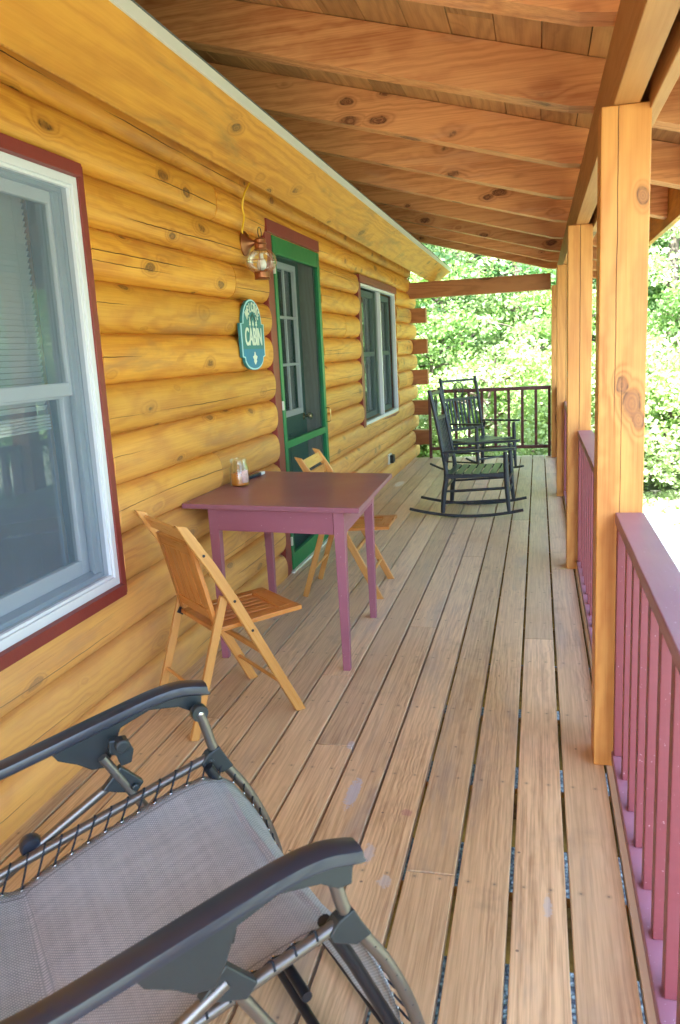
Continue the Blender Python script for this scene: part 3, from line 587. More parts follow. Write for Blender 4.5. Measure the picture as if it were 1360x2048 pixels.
# ------------------------------------------------------------------ folding chairs (local: x forward, y left)
def folding_chair(name, label):
    t = empty(name, (0, 0, 0), label, 'chair', 'folding wooden chairs at the table')
    W = .458
    def st(z): return -.435*z/.87 - .03*max(0, (z-.55)/.32)**2          # stile line
    for l in (0, W-.022):
        b = MB(); zs = [0, .3, .55, .7, .8, .868]; vs, ws = [], []; w_ = .046
        for z in zs:
            f = st(z)
            for (df, dl) in ((-w_/2, 0), (w_/2, 0), (w_/2, .022), (-w_/2, .022)): vs.append((f+df, l+dl, z+(.012 if df < 0 and z > .86 else 0))); ws.append((z, df, dl))
        fs = [(i*4+k, i*4+(k+1) % 4, (i+1)*4+(k+1) % 4, (i+1)*4+k) for i in range(len(zs)-1) for k in range(4)]+[(3, 2, 1, 0), tuple(range(len(zs)*4-4, len(zs)*4))]
        b.add(vs, fs, [(a+random.random()*0+l*9, c_+3+l, d) for a, c_, d in ws]); o = b.build('stile', M['foldwood'], t, bevel=.004)
        s = MB(); yy = -.0015 if l == 0 else W+.0015; ax = (0, -1, 0) if l == 0 else (0, 1, 0)
        for z in (.746, .541, .404): s.lathe((st(z), yy+.001*ax[1]*-1, z), [(.006, -.001), (.006, .002), (.001, .003)], 10, ax)
        s.build('rivet', M['dksteel'], o, smooth=50)
    for l in (.026, W-.026-.02):
        b = MB(); b.bar((-.476, l+.01, 0), (-.300, l+.01, .56), .02, .034, up=(1, 0, 0)); b.build('rear_leg', M['foldwood'], t, bevel=.003)
    # seat
    s = MB(); zf = .432; zb = .418
    def sp_(f): return zb+(zf-zb)*(f+.34)/.40
    def seatbar(f0, f1, l0, l1, ax, th=.02, dz=0):
        A = Vector(((f0+f1)/2, (l0+l1)/2, sp_((f0+f1)/2)+dz)); F = Vector(((f1-f0)/2, 0, (sp_(f1)-sp_(f0))/2)); Lv = Vector((0, (l1-l0)/2, 0)); N = Vector((0, 0, th/2))
        s.obox(A, *((F, Lv, N) if ax == 'f' else (Lv, F, N)))
    l0, l1 = .052, W-.052
    seatbar(-.34, .062, l0, l0+.05, 'f'); seatbar(-.34, .062, l1-.05, l1, 'f'); seatbar(-.02, .060, l0+.05, l1-.05, 'l'); seatbar(-.34, -.285, l0+.05, l1-.05, 'l')
    w5 = (l1-l0-.1)/6
    for k in range(6): seatbar(-.285, -.02, l0+.05+k*w5+.0012, l0+.05+(k+1)*w5-.0012, 'f', .010, -.001)
    s.build('seat', M['foldslat'], t, bevel=.003)
    # back panel
    s = MB(); P0 = Vector((-.338, 0, .47)); P1 = Vector((-.405, 0, .765)); D = (P1-P0); n = D.normalized(); k_ = Vector((n.z, 0, -n.x))
    def bb(a0, a1, la, lb, th, ax):
        A = P0+D*((a0+a1)/2)+Vector((0, (la+lb)/2, 0)); H = D*((a1-a0)/2); Lv = Vector((0, (lb-la)/2, 0)); s.obox(A, *((H, Lv, k_*th/2) if ax == 'z' else (Lv, H, k_*th/2)))
    bb(-.12, 1.06, .048, .082, .018, 'z'); bb(-.12, 1.06, W-.082, W-.048, .018, 'z'); bb(.9, 1.06, .082, W-.082, .018, 'l'); bb(-.02, .12, .082, W-.082, .018, 'l')
    w5 = (W-.164)/5
    for k in range(5): bb(.12, .90, .082+k*w5+.0012, .082+(k+1)*w5-.0012, .009, 'z')
    s.build('back_panel', M['foldslat'], t, bevel=.0025)
    s = MB(); s.bar((st(.825)+.002, .022, .825), (st(.825)+.002, W-.022, .825), .012, .062, up=(-.5, 0, .87)); s.build('top_slat', M['foldwood'], t, bevel=.003)
    s = MB(); s.tube([(st(.13), .02, .13), (st(.13), W-.02, .13)], .009, 10); s.build('rung', M['foldwood'], t, smooth=50)
    s = MB(); s.bar((st(.29), .02, .29), (st(.29), W-.02, .29), .012, .026); s.build('rung', M['foldwood'], t, bevel=.002)
    s = MB(); s.tube([(-.42, .03, .17), (-.42, W-.03, .17)], .008, 10); s.build('rung', M['foldwood'], t, smooth=50)
    for l in (.047, W-.047):
        s = MB(); s.bar((-.345, l, .405), (-.325, l, .435), .004, .03, up=(1, 0, 0)); s.build('hinge', M['dksteel'], t)
    return t
ch = folding_chair('folding_chair', 'nearer slatted wooden folding chair seen from behind in front of the table')
ch.location = (-.979, 3.023, 0); ch.rotation_euler = (0, 0, math.atan2(.733, .68))
c2 = copy_tree(ch); c2['label'] = 'farther wooden folding chair behind the table, facing the railing'; c2.location = (-.935, 4.56, 0); c2.rotation_euler = (0, 0, math.radians(1.5))
# ------------------------------------------------------------------ rocking chairs
def rocker(label):
    t = empty('rocking_chair', (0, 0, 0), label, 'rocking chair', 'black rocking chairs at the far end')
    W = .58; bm = M['black']
    R = 1.28
    for l in (0, W):
        s = 1 if l == 0 else -1
        pts = [(f, l, .016+(f+.09)**2/(2*R)*(.62 if f > -.09 else .60)) for f in np.linspace(-.60, .39, 19)]
        b = MB(); b.tube(pts, .015, 10, flat=.9); b.build('runner', bm, t, smooth=50)
        sp2 = smooth_pts([(-.305, l, .045), (-.292, l+.006*s, .2), (-.268, l+.012*s, .38), (-.292, l+.014*s, .56), (-.335, l+.016*s, .82), (-.398, l+.018*s, 1.115)], 5)
        b = MB(); b.tube(sp2, [.019+.004*math.sin(PI*min(1, i/len(sp2)*2)) for i in range(len(sp2))], 12); b.build('rear_post', bm, t, smooth=50)
        b = MB(); b.tube([(.270, l, .05), (.262, l, .15), (.252, l, .3), (.246, l, .46), (.243, l, .58)], [.015, .019, .022, .023, .017], 12); b.build('front_leg', bm, t, smooth=50)
        poly = [(-.30, -.018), (-.1, -.022), (.1, -.026), (.25, -.034), (.32, -.030), (.34, 0), (.32, .030), (.25, .034), (.1, .024), (-.1, .018), (-.30, .016)]
        b = MB(); b.prism([(f, v) for f, v in poly], (0, l, .580), (1, 0, .04), (0, 1, 0), (0, 0, 1), .022); b.build('armrest', bm, t, bevel=.005)
        for (z, r_) in ((.235, .010), (.13, .010)):
            b = MB(); b.tube([(-.285, l, z), (.255, l, z+.032)], r_, 8); b.build('side_rung', bm, t, smooth=50)
        b = MB(); b.bar((-.28, l, .50), (-.245, l, .565), .012, .03); b.build('arm_brace', bm, t, bevel=.003)
    for (f, z) in ((.255, .30), (.258, .2), (-.285, .25)):
        b = MB(); b.tube([(f, 0, z), (f, W, z)], .010, 8); b.build('cross_rung', bm, t, smooth=50)
    for l in (.0, W):
        b = MB(); b.bar((-.265, l, .362), (.248, l, .382), .022, .032); b.build('seat_rail', bm, t, bevel=.004)
    for k in range(7):
        f = -.235+k*.074; z = .385+.012*k/6-.008*math.sin(PI*k/6)
        b = MB(); b.bar((f, -.012, z), (f, W+.012, z), .058, .014, up=(0, 0, 1)); b.build('seat_slat', bm, t, bevel=.003)
    def bp(z): return -.27-.128*max(0, (z-.42)/.69)**1.15-.002
    for (z, h, th) in ((.50, .035, .018), (.855, .032, .018), (1.075, .030, .018)):
        b = MB(); pts = [(bp(z)-.02*math.sin(PI*i/8), .014+(W-.028)*i/8, z) for i in range(9)]
        for p, q in zip(pts[:-1], pts[1:]): b.bar(p, q, th, h, up=(0, 0, 1))
        b.build('back_rail', bm, t)
    for k in range(9):
        l = .075+k*(W-.15)/8; cv = -.02*math.sin(PI*l/W)
        b = MB(); b.bar((bp(.5)+cv, l, .515), (bp(.855)+cv, l, .84), .026, .010, up=(1, 0, 0)); b.build('back_slat', bm, t, bevel=.002)
    b = MB(); cz_ = .965; cv = -.02
    b.tube([(bp(cz_)+cv, W/2+.072*math.sin(a), cz_+.088*math.cos(a)) for a in np.linspace(0, 2*PI, 25)[:-1]], .006, 8, closed=True)
    b.tube([(bp(.9)+cv, W/2, .88), (bp(cz_)+cv, W/2, cz_+.02), ], .005, 6)
    b.tube([(bp(cz_)+cv, W/2-.04, cz_), (bp(cz_)+cv, W/2, cz_+.05), (bp(cz_)+cv, W/2+.04, cz_), (bp(cz_)+cv, W/2+.02, cz_-.03), (bp(cz_)+cv, W/2-.02, cz_-.03)], .004, 6, closed=True)
    b.build('back_ornament', bm, t, smooth=50)
    return t
rk = rocker('nearer black slatted rocking chair seen side-on, facing the railing')
rk.location = (-.52, 6.93, 0); rk.rotation_euler = (0, 0, math.radians(-2))
r2 = copy_tree(rk); r2['label'] = 'farther black rocking chair turned toward the camera, with ring in its back'
fw = Vector((.72, -.69, 0)); lf = Vector((.69, .72, 0)); cen = Vector((-.66, 9.55, 0)); r2.location = cen-lf*.29; r2.rotation_euler = (0, 0, math.atan2(fw.y, fw.x))
# ------------------------------------------------------------------ recliner
rc = empty('recliner', (0, 0, 0), 'grey mesh folding recliner with black armrests in the near left corner', 'lounge chair')
HA = .384; HT = .338; sm = 40
for s in (1, -1):
    arm = smooth_pts([(-.66, 0, .595), (-.5, 0, .612), (-.38, 0, .638), (-.25, 0, .670), (-.12, 0, .700), (-.05, 0, .706), (.012, 0, .694)], 6)
    b = MB(); prof = [(-.027, .0), (-.024, .009), (-.014, .0135), (.014, .0135), (.024, .009), (.027, .0), (.026, -.010), (.020, -.015), (-.020, -.015), (-.026, -.010)]
    vs, ws, fs = [], [], []; m = len(prof)
    for i, p in enumerate(arm):
        k = 1. if i < len(arm)-1 else .9
        for (a, z) in prof: vs.append((p[0]+(.006 if z < 0 and i > len(arm)-3 else 0), s*HA+a*k, p[2]+z)); ws.append((p[0], a, z))
    for i in range(len(arm)-1):
        for k in range(m): fs.append((i*m+k, (i+1)*m+k, (i+1)*m+(k+1) % m, i*m+(k+1) % m))
    fs += [tuple(range(m)), tuple(reversed(range((len(arm)-1)*m, len(arm)*m)))]
    b.add(vs, fs, ws); ar = b.build('armrest', M['plastic'], rc, smooth=35)
    b = MB(); poly = [(.0, .684), (-.05, .695), (-.12, .690), (-.25, .658), (-.36, .630), (-.345, .606), (-.305, .586), (-.275, .564), (-.242, .560), (-.222, .595), (-.20, .648), (-.13, .674), (-.06, .664), (-.03, .644), (-.005, .644)]
    b.prism(poly, (0, s*HA-.012, 0), (1, 0, 0), (0, 0, 1), (0, 1, 0), .024); b.build('arm_skirt', M['fitting'], ar, bevel=.003)
    b = MB(); b.lathe((-.02, s*(HT+.004), .652), [(.019, -.012), (.021, -.008), (.021, .008), (.019, .012)], 18, (0, s, 0)); b.lathe((-.02, s*(HT+.028), .652), [(.008, -.036), (.008, .008)], 10, (0, s, 0)); b.build('arm_pivot', M['fitting'], ar, smooth=40)
    b = MB()
    for (f, l, z) in ((-.02, HT-.010, .652), (-.245, HA-.016, .585), (-.215, HA-.016, .612)): b.lathe((f, s*l, z), [(.006, -.003), (.006, .001), (.001, .003)], 10, (0, -s, 0))
    b.build('rivet', M['chrome'], ar, smooth=50)
    # catch lever
    b = MB(); b.prism([(-.235, .64), (-.195, .638), (-.182, .605), (-.19, .575), (-.215, .572), (-.222, .60), (-.238, .61)], (0, s*HT-.002, 0), (1, 0, 0), (0, 0, 1), (0, 1, 0), .022); b.lathe((-.21, s*(HT-.006), .628), [(.014, -.016), (.016, -.012), (.016, .012), (.014, .016)], 12, (0, 1, 0)); b.build('arm_catch', M['fitting'], ar, bevel=.003)
    # tubes
    b = MB(); b.tube(smooth_pts([(-.02, s*HT, .652), (-.008, s*HT, .61), (.006, s*HT, .556), (.033, s*HT, .502), (.080, s*HT, .425), (.122, s*HT, .33), (.150, s*HT, .235), (.165, s*HT, .14)], 5), .0125, 12); b.build('front_tube', M['steel'], rc, smooth=sm)
    b = MB(); b.prism([(-.030, .527), (-.012, .548), (.018, .560), (.034, .528), (.050, .500), (.020, .490), (-.025, .512)], (0, s*HT-.0145, 0), (1, 0, 0), (0, 0, 1), (0, 1, 0), .029); b.lathe((-.005, s*(HT-.015), .53), [(.006, -.004), (.006, .004)], 10, (0, s, 0)); b.build('corner_clip', M['fitting'], rc, bevel=.003)
    b = MB(); b.tube([(.0, s*HT, .536), (-.25, s*HT, .467), (-.5, s*HT, .397), (-.60, s*HT, .37)], .0112, 12); b.build('seat_tube', M['steel'], rc, smooth=sm)
    b = MB(); b.tube(smooth_pts([(-.60, s*HT, .37), (-.70, s*(HT-.01), .430), (-.95, s*(HT-.02), .60), (-1.25, s*(HT-.04), .80)], 5), .0115, 12); b.build('back_tube', M['steel'], rc, smooth=sm)
    b = MB(); b.tube([(-.252, s*(HT+.012), .60), (-.18, s*(HT+.012), .468), (-.02, s*(HT+.012), .18), (.075, s*(HT+.01), .012)], .0112, 12); b.build('front_leg', M['steel'], rc, smooth=sm)
    b = MB(); b.tube([(-.215, s*(HT+.024), .535), (-.41, s*(HT+.024), .425), (-.62, s*(HT+.024), .29), (-1.02, s*(HT+.02), .012)], .0112, 12); b.build('rear_leg', M['steel'], rc, smooth=sm)
    b = MB(); b.prism([(-.262, .520), (-.215, .568), (-.165, .515), (-.185, .492), (-.225, .505)], (0, s*(HT+.018)-.012, 0), (1, 0, 0), (0, 0, 1), (0, 1, 0), .020); b.lathe((-.188, s*(HT-.0), .512), [(.008, -.006), (.008, .006)], 10, (0, s, 0)); b.build('leg_bracket', M['fitting'], rc, bevel=.003)
    b = MB(); b.lathe((-.425, s*(HT+.03), .428), [(.020, -.016), (.025, -.010), (.025, .010), (.020, .016)], 18, (0, s, 0)); b.build('lock_knob', M['plastic'], rc, smooth=40)
    b = MB(); b.tube([(-.02, s*(HT-.03), .525), (.03, s*(HT-.03), .425), (.13, s*(HT-.03), .20), (.215, s*(HT-.03), .012)], .0125, 12); b.build('front_stay', M['dksteel'], rc, smooth=sm)
b = MB(); b.tube([(.165, -HT, .14), (.165, HT, .14)], .0125, 12); b.build('foot_tube', M['steel'], rc, smooth=sm)
for (f, z) in ((.075, .02), (.215, .02), (-1.02, .02)):
    b = MB(); b.tube([(f, -HT-.01, z), (f, HT+.01, z)], .012, 10); b.build('floor_tube', M['dksteel'], rc, smooth=sm)
b = MB(); b.tube([(-1.25, -HT+.04, .80), (-1.25, HT-.04, .80)], .0115, 10); b.build('head_tube', M['steel'], rc, smooth=sm)
b = MB(); b.tube([(-.06, -HT+.03, .39), (-.06, HT-.03, .39)], .010, 10); b.build('cross_tube', M['dksteel'], rc, smooth=sm)
# sling: profile in (f, z)
prof = smooth_pts([(-1.2, 0, .77), (-.95, 0, .60), (-.7, 0, .448), (-.53, 0, .380), (-.465, 0, .366), (-.435, 0, .380), (-.30, 0, .434), (-.18, 0, .470), (-.08, 0, .496), (-.02, 0, .500), (.03, 0, .476), (.07, 0, .415), (.105, 0, .34), (.135, 0, .25), (.15, 0, .17)], 8)
cum = [0]
for p, q in zip(prof[:-1], prof[1:]): cum.append(cum[-1]+(q-p).length)
EH = .314; NS = 42; pit = cum[-1]/NS
def edge(L): return EH+.0035*math.cos(2*PI*L/pit)
nl = 24; vs, ws, fs = [], [], []
for i, p in enumerate(prof):
    tg = (prof[min(i+1, len(prof)-1)]-prof[max(i-1, 0)]).normalized(); nm = Vector((-tg.z, 0, tg.x))
    f0 = p[0]; narrow = 1-.10*max(0, min(1, (f0-.02)/.13)) if f0 > 0 else 1.
    for k in range(nl+1):
        u = -1+2*k/nl; e = edge(cum[i])*u*narrow; sag = -.026*(1-u*u)*(1 if f0 < 0 else .6)+.0015*math.sin(u*9+cum[i]*20)
        P = p+nm*sag; vs.append((P[0], e, P[2])); ws.append((cum[i], e, 0))
fs = [(i*(nl+1)+k, (i+1)*(nl+1)+k, (i+1)*(nl+1)+k+1, i*(nl+1)+k+1) for i in range(len(prof)-1) for k in range(nl)]
b = MB(); b.add(vs, fs, ws); slg = b.build('sling', M['sling'], rc, smooth=70); md = slg.modifiers.new('th', 'SOLIDIFY'); md.thickness = .0015; md.offset = -1
def at_len(L):
    for i in range(len(cum)-1):
        if cum[i+1] >= L: t = (L-cum[i])/(cum[i+1]-cum[i]); return prof[i].lerp(prof[i+1], t)
    return prof[-1]
def frame_at(f):                      # (f,z) of the frame tube opposite a fabric point
    pts = [(-1.25, .80), (-.95, .60), (-.70, .43), (-.60, .37), (-.5, .397), (-.25, .467), (0, .536), (.033, .502), (.080, .425), (.122, .33), (.150, .235), (.165, .14)]
    for (a, za), (b_, zb) in zip(pts[:-1], pts[1:]):
        if a <= f <= b_: return za+(zb-za)*(f-a)/(b_-a)
    return pts[-1][1]
for s in (1, -1):
    cd = MB()
    for k in range(NS):
        L = (k+.5)*pit; 
        L = k*pit+pit*.0 if k else pit*.3
        p = at_len(L); f0 = p[0]; narrow = 1-.10*max(0, min(1, (f0-.02)/.13)) if f0 > 0 else 1.
        e = s*(EH-.010)*narrow; P = Vector((p[0], e, p[2]+.0005))
        tg = (at_len(min(L+.01, cum[-1]))-at_len(max(L-.01, 0))).normalized(); nm = Vector((-tg.z, 0, tg.x))
        gr = MB(); gr.tube([P+nm*.0015+(tg*math.cos(a)+Vector((0, 1, 0))*math.sin(a))*.0042 for a in np.linspace(0, 2*PI, 13)[:-1]], .0014, 6, closed=True); gr.build('eyelet', M['chrome'], slg, smooth=60)
        for dl, dn in ((.010, .0),):
            q = at_len(max(0, min(cum[-1], L+dl*1.4))); ff = q[0]+.012; ff = max(-1.24, min(.16, ff)); zt = frame_at(ff)
            T = Vector((ff, s*HT, zt))
            cd = MB(); mid = (P+T)/2+Vector((0, 0, .004)); cd.tube(smooth_pts([P+nm*.002, mid, T+Vector((0, -s*.004, .013)), T+Vector((0, s*.012, .004))], 4), .0023, 6); cd.build('bungee_cord', M['cord'], rc, smooth=60)
rc.location = (-.55, 1.403, 0); rc.rotation_euler = (0, 0, math.radians(41.5))
# ------------------------------------------------------------------ lantern
LY = 4.59; LX = -1.556
ln = empty('wall_lantern', (LX, LY, 2.02), 'copper onion lantern with clear globe on the log wall left of the door', 'lantern')
b = MB(); b.lathe((-1.655, LY, 2.125), [(.070, 0), (.072, .008), (.066, .014), (.060, .016), (.056, .022), (.034, .030), (.014, .062), (.010, .078)], 24, (1, 0, 0)); b.build('mounting_plate', M['copper'], ln, smooth=40)
b = MB(); b.lathe((LX, LY, 2.082), [(.038, 0), (.040, .004), (.034, .008), (.034, .03), (.038, .034), (.034, .038), (.034, .058), (.024, .066), (.004, .070)], 20); b.build('cap', M['copper'], ln, smooth=40)
b = MB(); b.tube([(LX, LY+.03*math.sin(a), 2.178+.03*math.cos(a)) for a in np.linspace(0, 2*PI, 17)[:-1]], .0025, 6, closed=True); b.build('hanging_ring', M['dksteel'], ln, smooth=50)
gp = [(.033, 2.084-2.02), (.055, .052), (.074, .030), (.083, .002), (.080, -.022), (.066, -.044), (.045, -.060)]
b = MB(); b.lathe((LX, LY, 2.02), list(reversed(gp)), 28); b.build('globe', M['jar'], ln, smooth=60)
for k in range(8):
    a = 2*PI*k/8+.2; b = MB(); b.tube(smooth_pts([(LX+(r_+.003)*math.cos(a), LY+(r_+.003)*math.sin(a), 2.02+h) for r_, h in gp], 3), .0017, 6); b.build('guard_wire', M['copper'], ln, smooth=60)
b = MB(); b.tube([(LX+.0865*math.cos(a), LY+.0865*math.sin(a), 2.022) for a in np.linspace(0, 2*PI, 33)[:-1]], .0017, 6, closed=True); b.build('guard_ring', M['copper'], ln, smooth=60)
b = MB(); b.lathe((LX, LY, 1.918), [(.044, 0), (.048, .004), (.044, .010), (.046, .018), (.044, .024), (.048, .036), (.046, .042)], 24); b.build('base_band', M['copper'], ln, smooth=40)
b = MB(); b.lathe((LX, LY, 1.962), [(.012, .1), (.014, .075), (.026, .055), (.029, .038), (.026, .02), (.014, .008), (.001, .004)][::-1], 16); b.build('bulb', M['bulb'], ln, smooth=60)
b = MB(); b.tube(smooth_pts([(-1.62, 4.66, 2.50), (-1.60, 4.63, 2.475), (-1.615, 4.545, 2.39), (-1.635, 4.55, 2.32), (-1.638, 4.575, 2.27), (-1.64, 4.545, 2.21), (-1.645, 4.545, 2.18), (-1.648, 4.56, 2.15)], 6), .0058, 8)
tag(b.build('power_cable', M['yellow'], smooth=60), 'thin yellow cable running up the wall from the lantern to the eave', 'cable')
# ------------------------------------------------------------------ sign
sg = empty('welcome_sign', (-1.64, 4.567, 1.61), 'teal welcome cabin sign with white lettering hanging on the logs', 'sign')
YC, ZT, ZB, HW = 4.567, 1.812, 1.402, .205
SX = -1.648
def outline(k=1., zt=ZT, zb=ZB):
    P = []; cz_ = (ZT+ZB)/2
    for a in np.linspace(0, PI, 17): P.append((.80*HW*math.cos(a), ZB+(ZT-ZB)*.66+(ZT-ZB)*.34*math.sin(a)))
    P = P+[(-HW, ZB+(ZT-ZB)*.655), (-HW*.97, ZB+(ZT-ZB)*.19), (-.80*HW, ZB+(ZT-ZB)*.175)]
    for a in np.linspace(PI, 2*PI, 13)[1:-1]: P.append((.80*HW*math.cos(a), ZB+(ZT-ZB)*.165+(ZT-ZB)*.165*math.sin(a)))
    P += [(.80*HW, ZB+(ZT-ZB)*.175), (HW*.97, ZB+(ZT-ZB)*.19), (HW, ZB+(ZT-ZB)*.655)]
    return [(y*k, cz_+(z-cz_)*(1-(1-k)*.55)) for y, z in P]
b = MB(); b.prism(outline(), (SX, YC, 0), (0, 1, 0), (0, 0, 1), (1, 0, 0), .016); b.build('sign_board', M['teal'], sg, bevel=.002)
b = MB(); b.prism(outline(.975), (SX+.0162, YC, 0), (0, 1, 0), (0, 0, 1), (1, 0, 0), .0015); b.build('sign_border', M['signedge'], sg)
o_ = outline(.90); b = MB(); b.prism(o_, (SX+.018, YC, 0), (0, 1, 0), (0, 0, 1), (1, 0, 0), .001); b.build('sign_panel', M['teal'], sg)
zl = ZB+(ZT-ZB)*.30; lowp = [p for p in o_ if p[1] < zl]; lowp = sorted([p for p in lowp], key=lambda p: math.atan2(p[1]-(zl), p[0]))
b = MB(); b.prism([(-.178, zl)]+lowp+[(.178, zl)], (SX+.0192, YC, 0), (0, 1, 0), (0, 0, 1), (1, 0, 0), .001); b.build('blue_foot', M['aqua'], sg)
def text_obj(body, name, size, sx, sz, y, z, rot=0., x=SX+.0205, ext=.002, off=.004):
    cu = bpy.data.curves.new(name, 'FONT'); cu.body = body; cu.size = size; cu.align_x = 'CENTER'; cu.align_y = 'CENTER'; cu.extrude = ext; cu.offset = off
    o = bpy.data.objects.new(name, cu); C.objects.link(o)
    # local x -> +y (viewer's right when looking at -x), local y -> +z, normal -> +x
    o.matrix_world = Matrix.Translation((x, y, z)) @ Matrix(((0, 0, 1, 0), (1, 0, 0, 0), (0, 1, 0, 0), (0, 0, 0, 1))) @ Matrix.Rotation(rot, 4, 'Z') @ Matrix.Diagonal((sx, sz, 1, 1))
    bpy.context.view_layer.update(); dg = bpy.context.evaluated_depsgraph_get(); me = bpy.data.meshes.new_from_object(o.evaluated_get(dg)); me.transform(o.matrix_world)
    bpy.data.objects.remove(o); me.transform(Matrix.Translation(-WORLD[sg.name])); me.materials.clear(); me.materials.append(M['cream']); n = bpy.data.objects.new(name, me); C.objects.link(n); n.parent = sg; return n
text_obj('CABIN', 'cabin_lettering', .1, .98, 1.42, YC-.0, ZB+(ZT-ZB)*.46, ext=.002, off=.0012)
for i, chh in enumerate('WELCOME'):
    a = math.radians(-60+20*i); text_obj(chh, 'welcome_letter', 0.050, .78, 1.5, YC+.110*math.sin(a), ZB+(ZT-ZB)*.665+.088*math.cos(a), rot=-a*.5, off=.0008)
b = MB(); X = SX+.0205
b.prism([(-.06, 0), (0, .05), (.06, 0), (.05, -.004), (0, .034), (-.05, -.004)], (X, YC, ZB+(ZT-ZB)*.685), (0, 1, 0), (0, 0, 1), (1, 0, 0), .002)
b.build('roof_emblem', simple('deep_teal', lin(20, 70, 70), .5), sg)
b = MB()
for yy, h in ((-.052, .05), (.055, .052), (0, .03)): 
    z0 = ZB+(ZT-ZB)*.63
    b.prism([(-.016, 0), (-.006, .3*h), (-.012, .32*h), (-.004, .65*h), (0, h), (.005, .62*h), (.013, .3*h), (.006, .28*h), (.016, 0), (.003, .002), (0, -.018), (-.003, .002)], (X, YC+yy, z0), (0, 1, 0), (0, 0, 1), (1, 0, 0), .002)
b.build('pine_emblem', M['cream'], sg)
b = MB(); rr = random.Random(2)
pc = [(math.cos(a)*(.030+.010*math.sin(5*a)), math.sin(a)*(.030+.008*math.cos(4*a))) for a in np.linspace(0, 2*PI, 22)[:-1]]
b.prism(pc, (X, YC, ZB+(ZT-ZB)*.17), (0, 1, 0), (0, 0, 1), (1, 0, 0), .002); b.build('foot_emblem', M['cream'], sg)
# outlet
ot = empty('wall_outlet', (-1.65, 8.95, .26), 'black covered outlet low on the log wall past the door', 'outlet')
b = MB(); b.box(-1.665, -1.640, 8.86, 9.03, .205, .315, axis='z'); b.build('back_plate', M['drip'], ot, bevel=.003)
b = MB(); b.box(-1.6398, -1.60, 8.89, 9.01, .215, .305, axis='z'); b.build('cover', M['outlet'], ot, bevel=.006)
# ------------------------------------------------------------------ vegetation
def leaves(name, cl, n_per, size, mat, seed, flat=.5):
    """cl: clumps (x,y,z,r); many small pointed leaves"""
    r = np.random.default_rng(seed); N = sum(int(n_per*c[3]**2/.36) for c in cl)
    ctr = np.concatenate([np.repeat([c[:3]], int(n_per*c[3]**2/.36), 0) for c in cl]); rad = np.concatenate([np.full(int(n_per*c[3]**2/.36), c[3]) for c in cl])
    N = len(ctr); d = r.normal(size=(N, 3)); d /= np.linalg.norm(d, axis=1)[:, None]; rr = rad*(r.random(N)**.45)
    P = ctr+d*rr[:, None]*np.array([1, 1, flat]); P[:, 2] -= .12*(rr/rad)**2*rad
    u = r.normal(size=(N, 3)); u[:, 2] = u[:, 2]*.5-.25; u /= np.linalg.norm(u, axis=1)[:, None]
    w = r.normal(size=(N, 3)); w[:, 2] *= .55; v = np.cross(u, w); v /= np.linalg.norm(v, axis=1)[:, None]; nrm = np.cross(u, v)
    s = size*(.6+.8*r.random(N))[:, None]
    V = np.stack([P-u*s*.5, P+v*s*.34-u*s*.05+nrm*s*.06, P+u*s*.55, P-v*s*.34-u*s*.05+nrm*s*.06], 1).reshape(-1, 3)
    me = bpy.data.meshes.new(name); me.vertices.add(4*N); me.loops.add(4*N); me.polygons.add(N)
    me.vertices.foreach_set('co', V.ravel().astype('f')); me.loops.foreach_set('vertex_index', np.arange(4*N, dtype='i')); me.polygons.foreach_set('loop_start', np.arange(0, 4*N, 4, dtype='i'))
    me.update(calc_edges=True); a = me.attributes.new('tone', 'FLOAT', 'POINT'); a.data.foreach_set('value', np.repeat(r.random(N), 4).astype('f')); me.materials.append(mat); return me
def tree_meshes(seed, H, R, low, ncl, n_per, size, mat, clr=.55):
    r = random.Random(seed); tr = MB(); lean = (r.uniform(-.3, .3), r.uniform(-.3, .3))
    tp = [(lean[0]*t*t+.08*math.sin(t*5+seed), lean[1]*t*t+.06*math.sin(t*4), H*t) for t in np.linspace(0, 1, 9)]
    tr.tube(tp, [max(.015, .035*H/2.2*(1-t)**.8+.012) for t in np.linspace(0, 1, 9)], 8, tone=.5); cl = []
    for i in range(ncl):
        h = low+(H-low)*((i+.5)/ncl)**.9; a = r.uniform(0, 2*PI); t = h/H; base = Vector(tp[min(8, int(t*8))]); env = R*(1-((h-low)/(H-low+.01)-.35)**2*1.1)*r.uniform(.45, 1.05)
        e = base+Vector((math.cos(a)*env, math.sin(a)*env, r.uniform(.1, .5)*env*.5)); b0 = Vector((base.x, base.y, max(.2, h-.3*env)))
        m = (b0+e)/2+Vector((0, 0, .12*env)); tr.tube(smooth_pts([b0, m, e], 3), [.02+.01*H/6]*3+[.014]*3+[.006], 5, tone=.5)
        cl.append((e.x, e.y, e.z, clr*r.uniform(.7, 1.35)))
        for k in range(2): q = b0.lerp(e, r.uniform(.4, .85)); cl.append((q.x+r.uniform(-.4, .4), q.y+r.uniform(-.4, .4), q.z+r.uniform(-.2, .35), clr*r.uniform(.5, 1.)))
    return tr, leaves('leaves', cl, n_per, size, mat, seed)
protos = []
for (nm, a) in (('maple', (1, 7.5, 2.3, 1.2, 36, 230, .095, M['leafA'], .62)), ('birch', (2, 8.5, 1.9, 1.5, 34, 230, .078, M['leafC'], .55)), ('beech', (3, 7., 2.6, .7, 38, 240, .09, M['leafB'], .62)),
                ('shrub', (4, 2.2, 1.3, .25, 24, 230, .075, M['leafC'], .45)), ('sapling', (5, 3.6, 1.2, .5, 24, 220, .08, M['leafA'], .42))):
    tr, lf_ = tree_meshes(*a); protos.append((nm, tr, lf_))
TM = {}
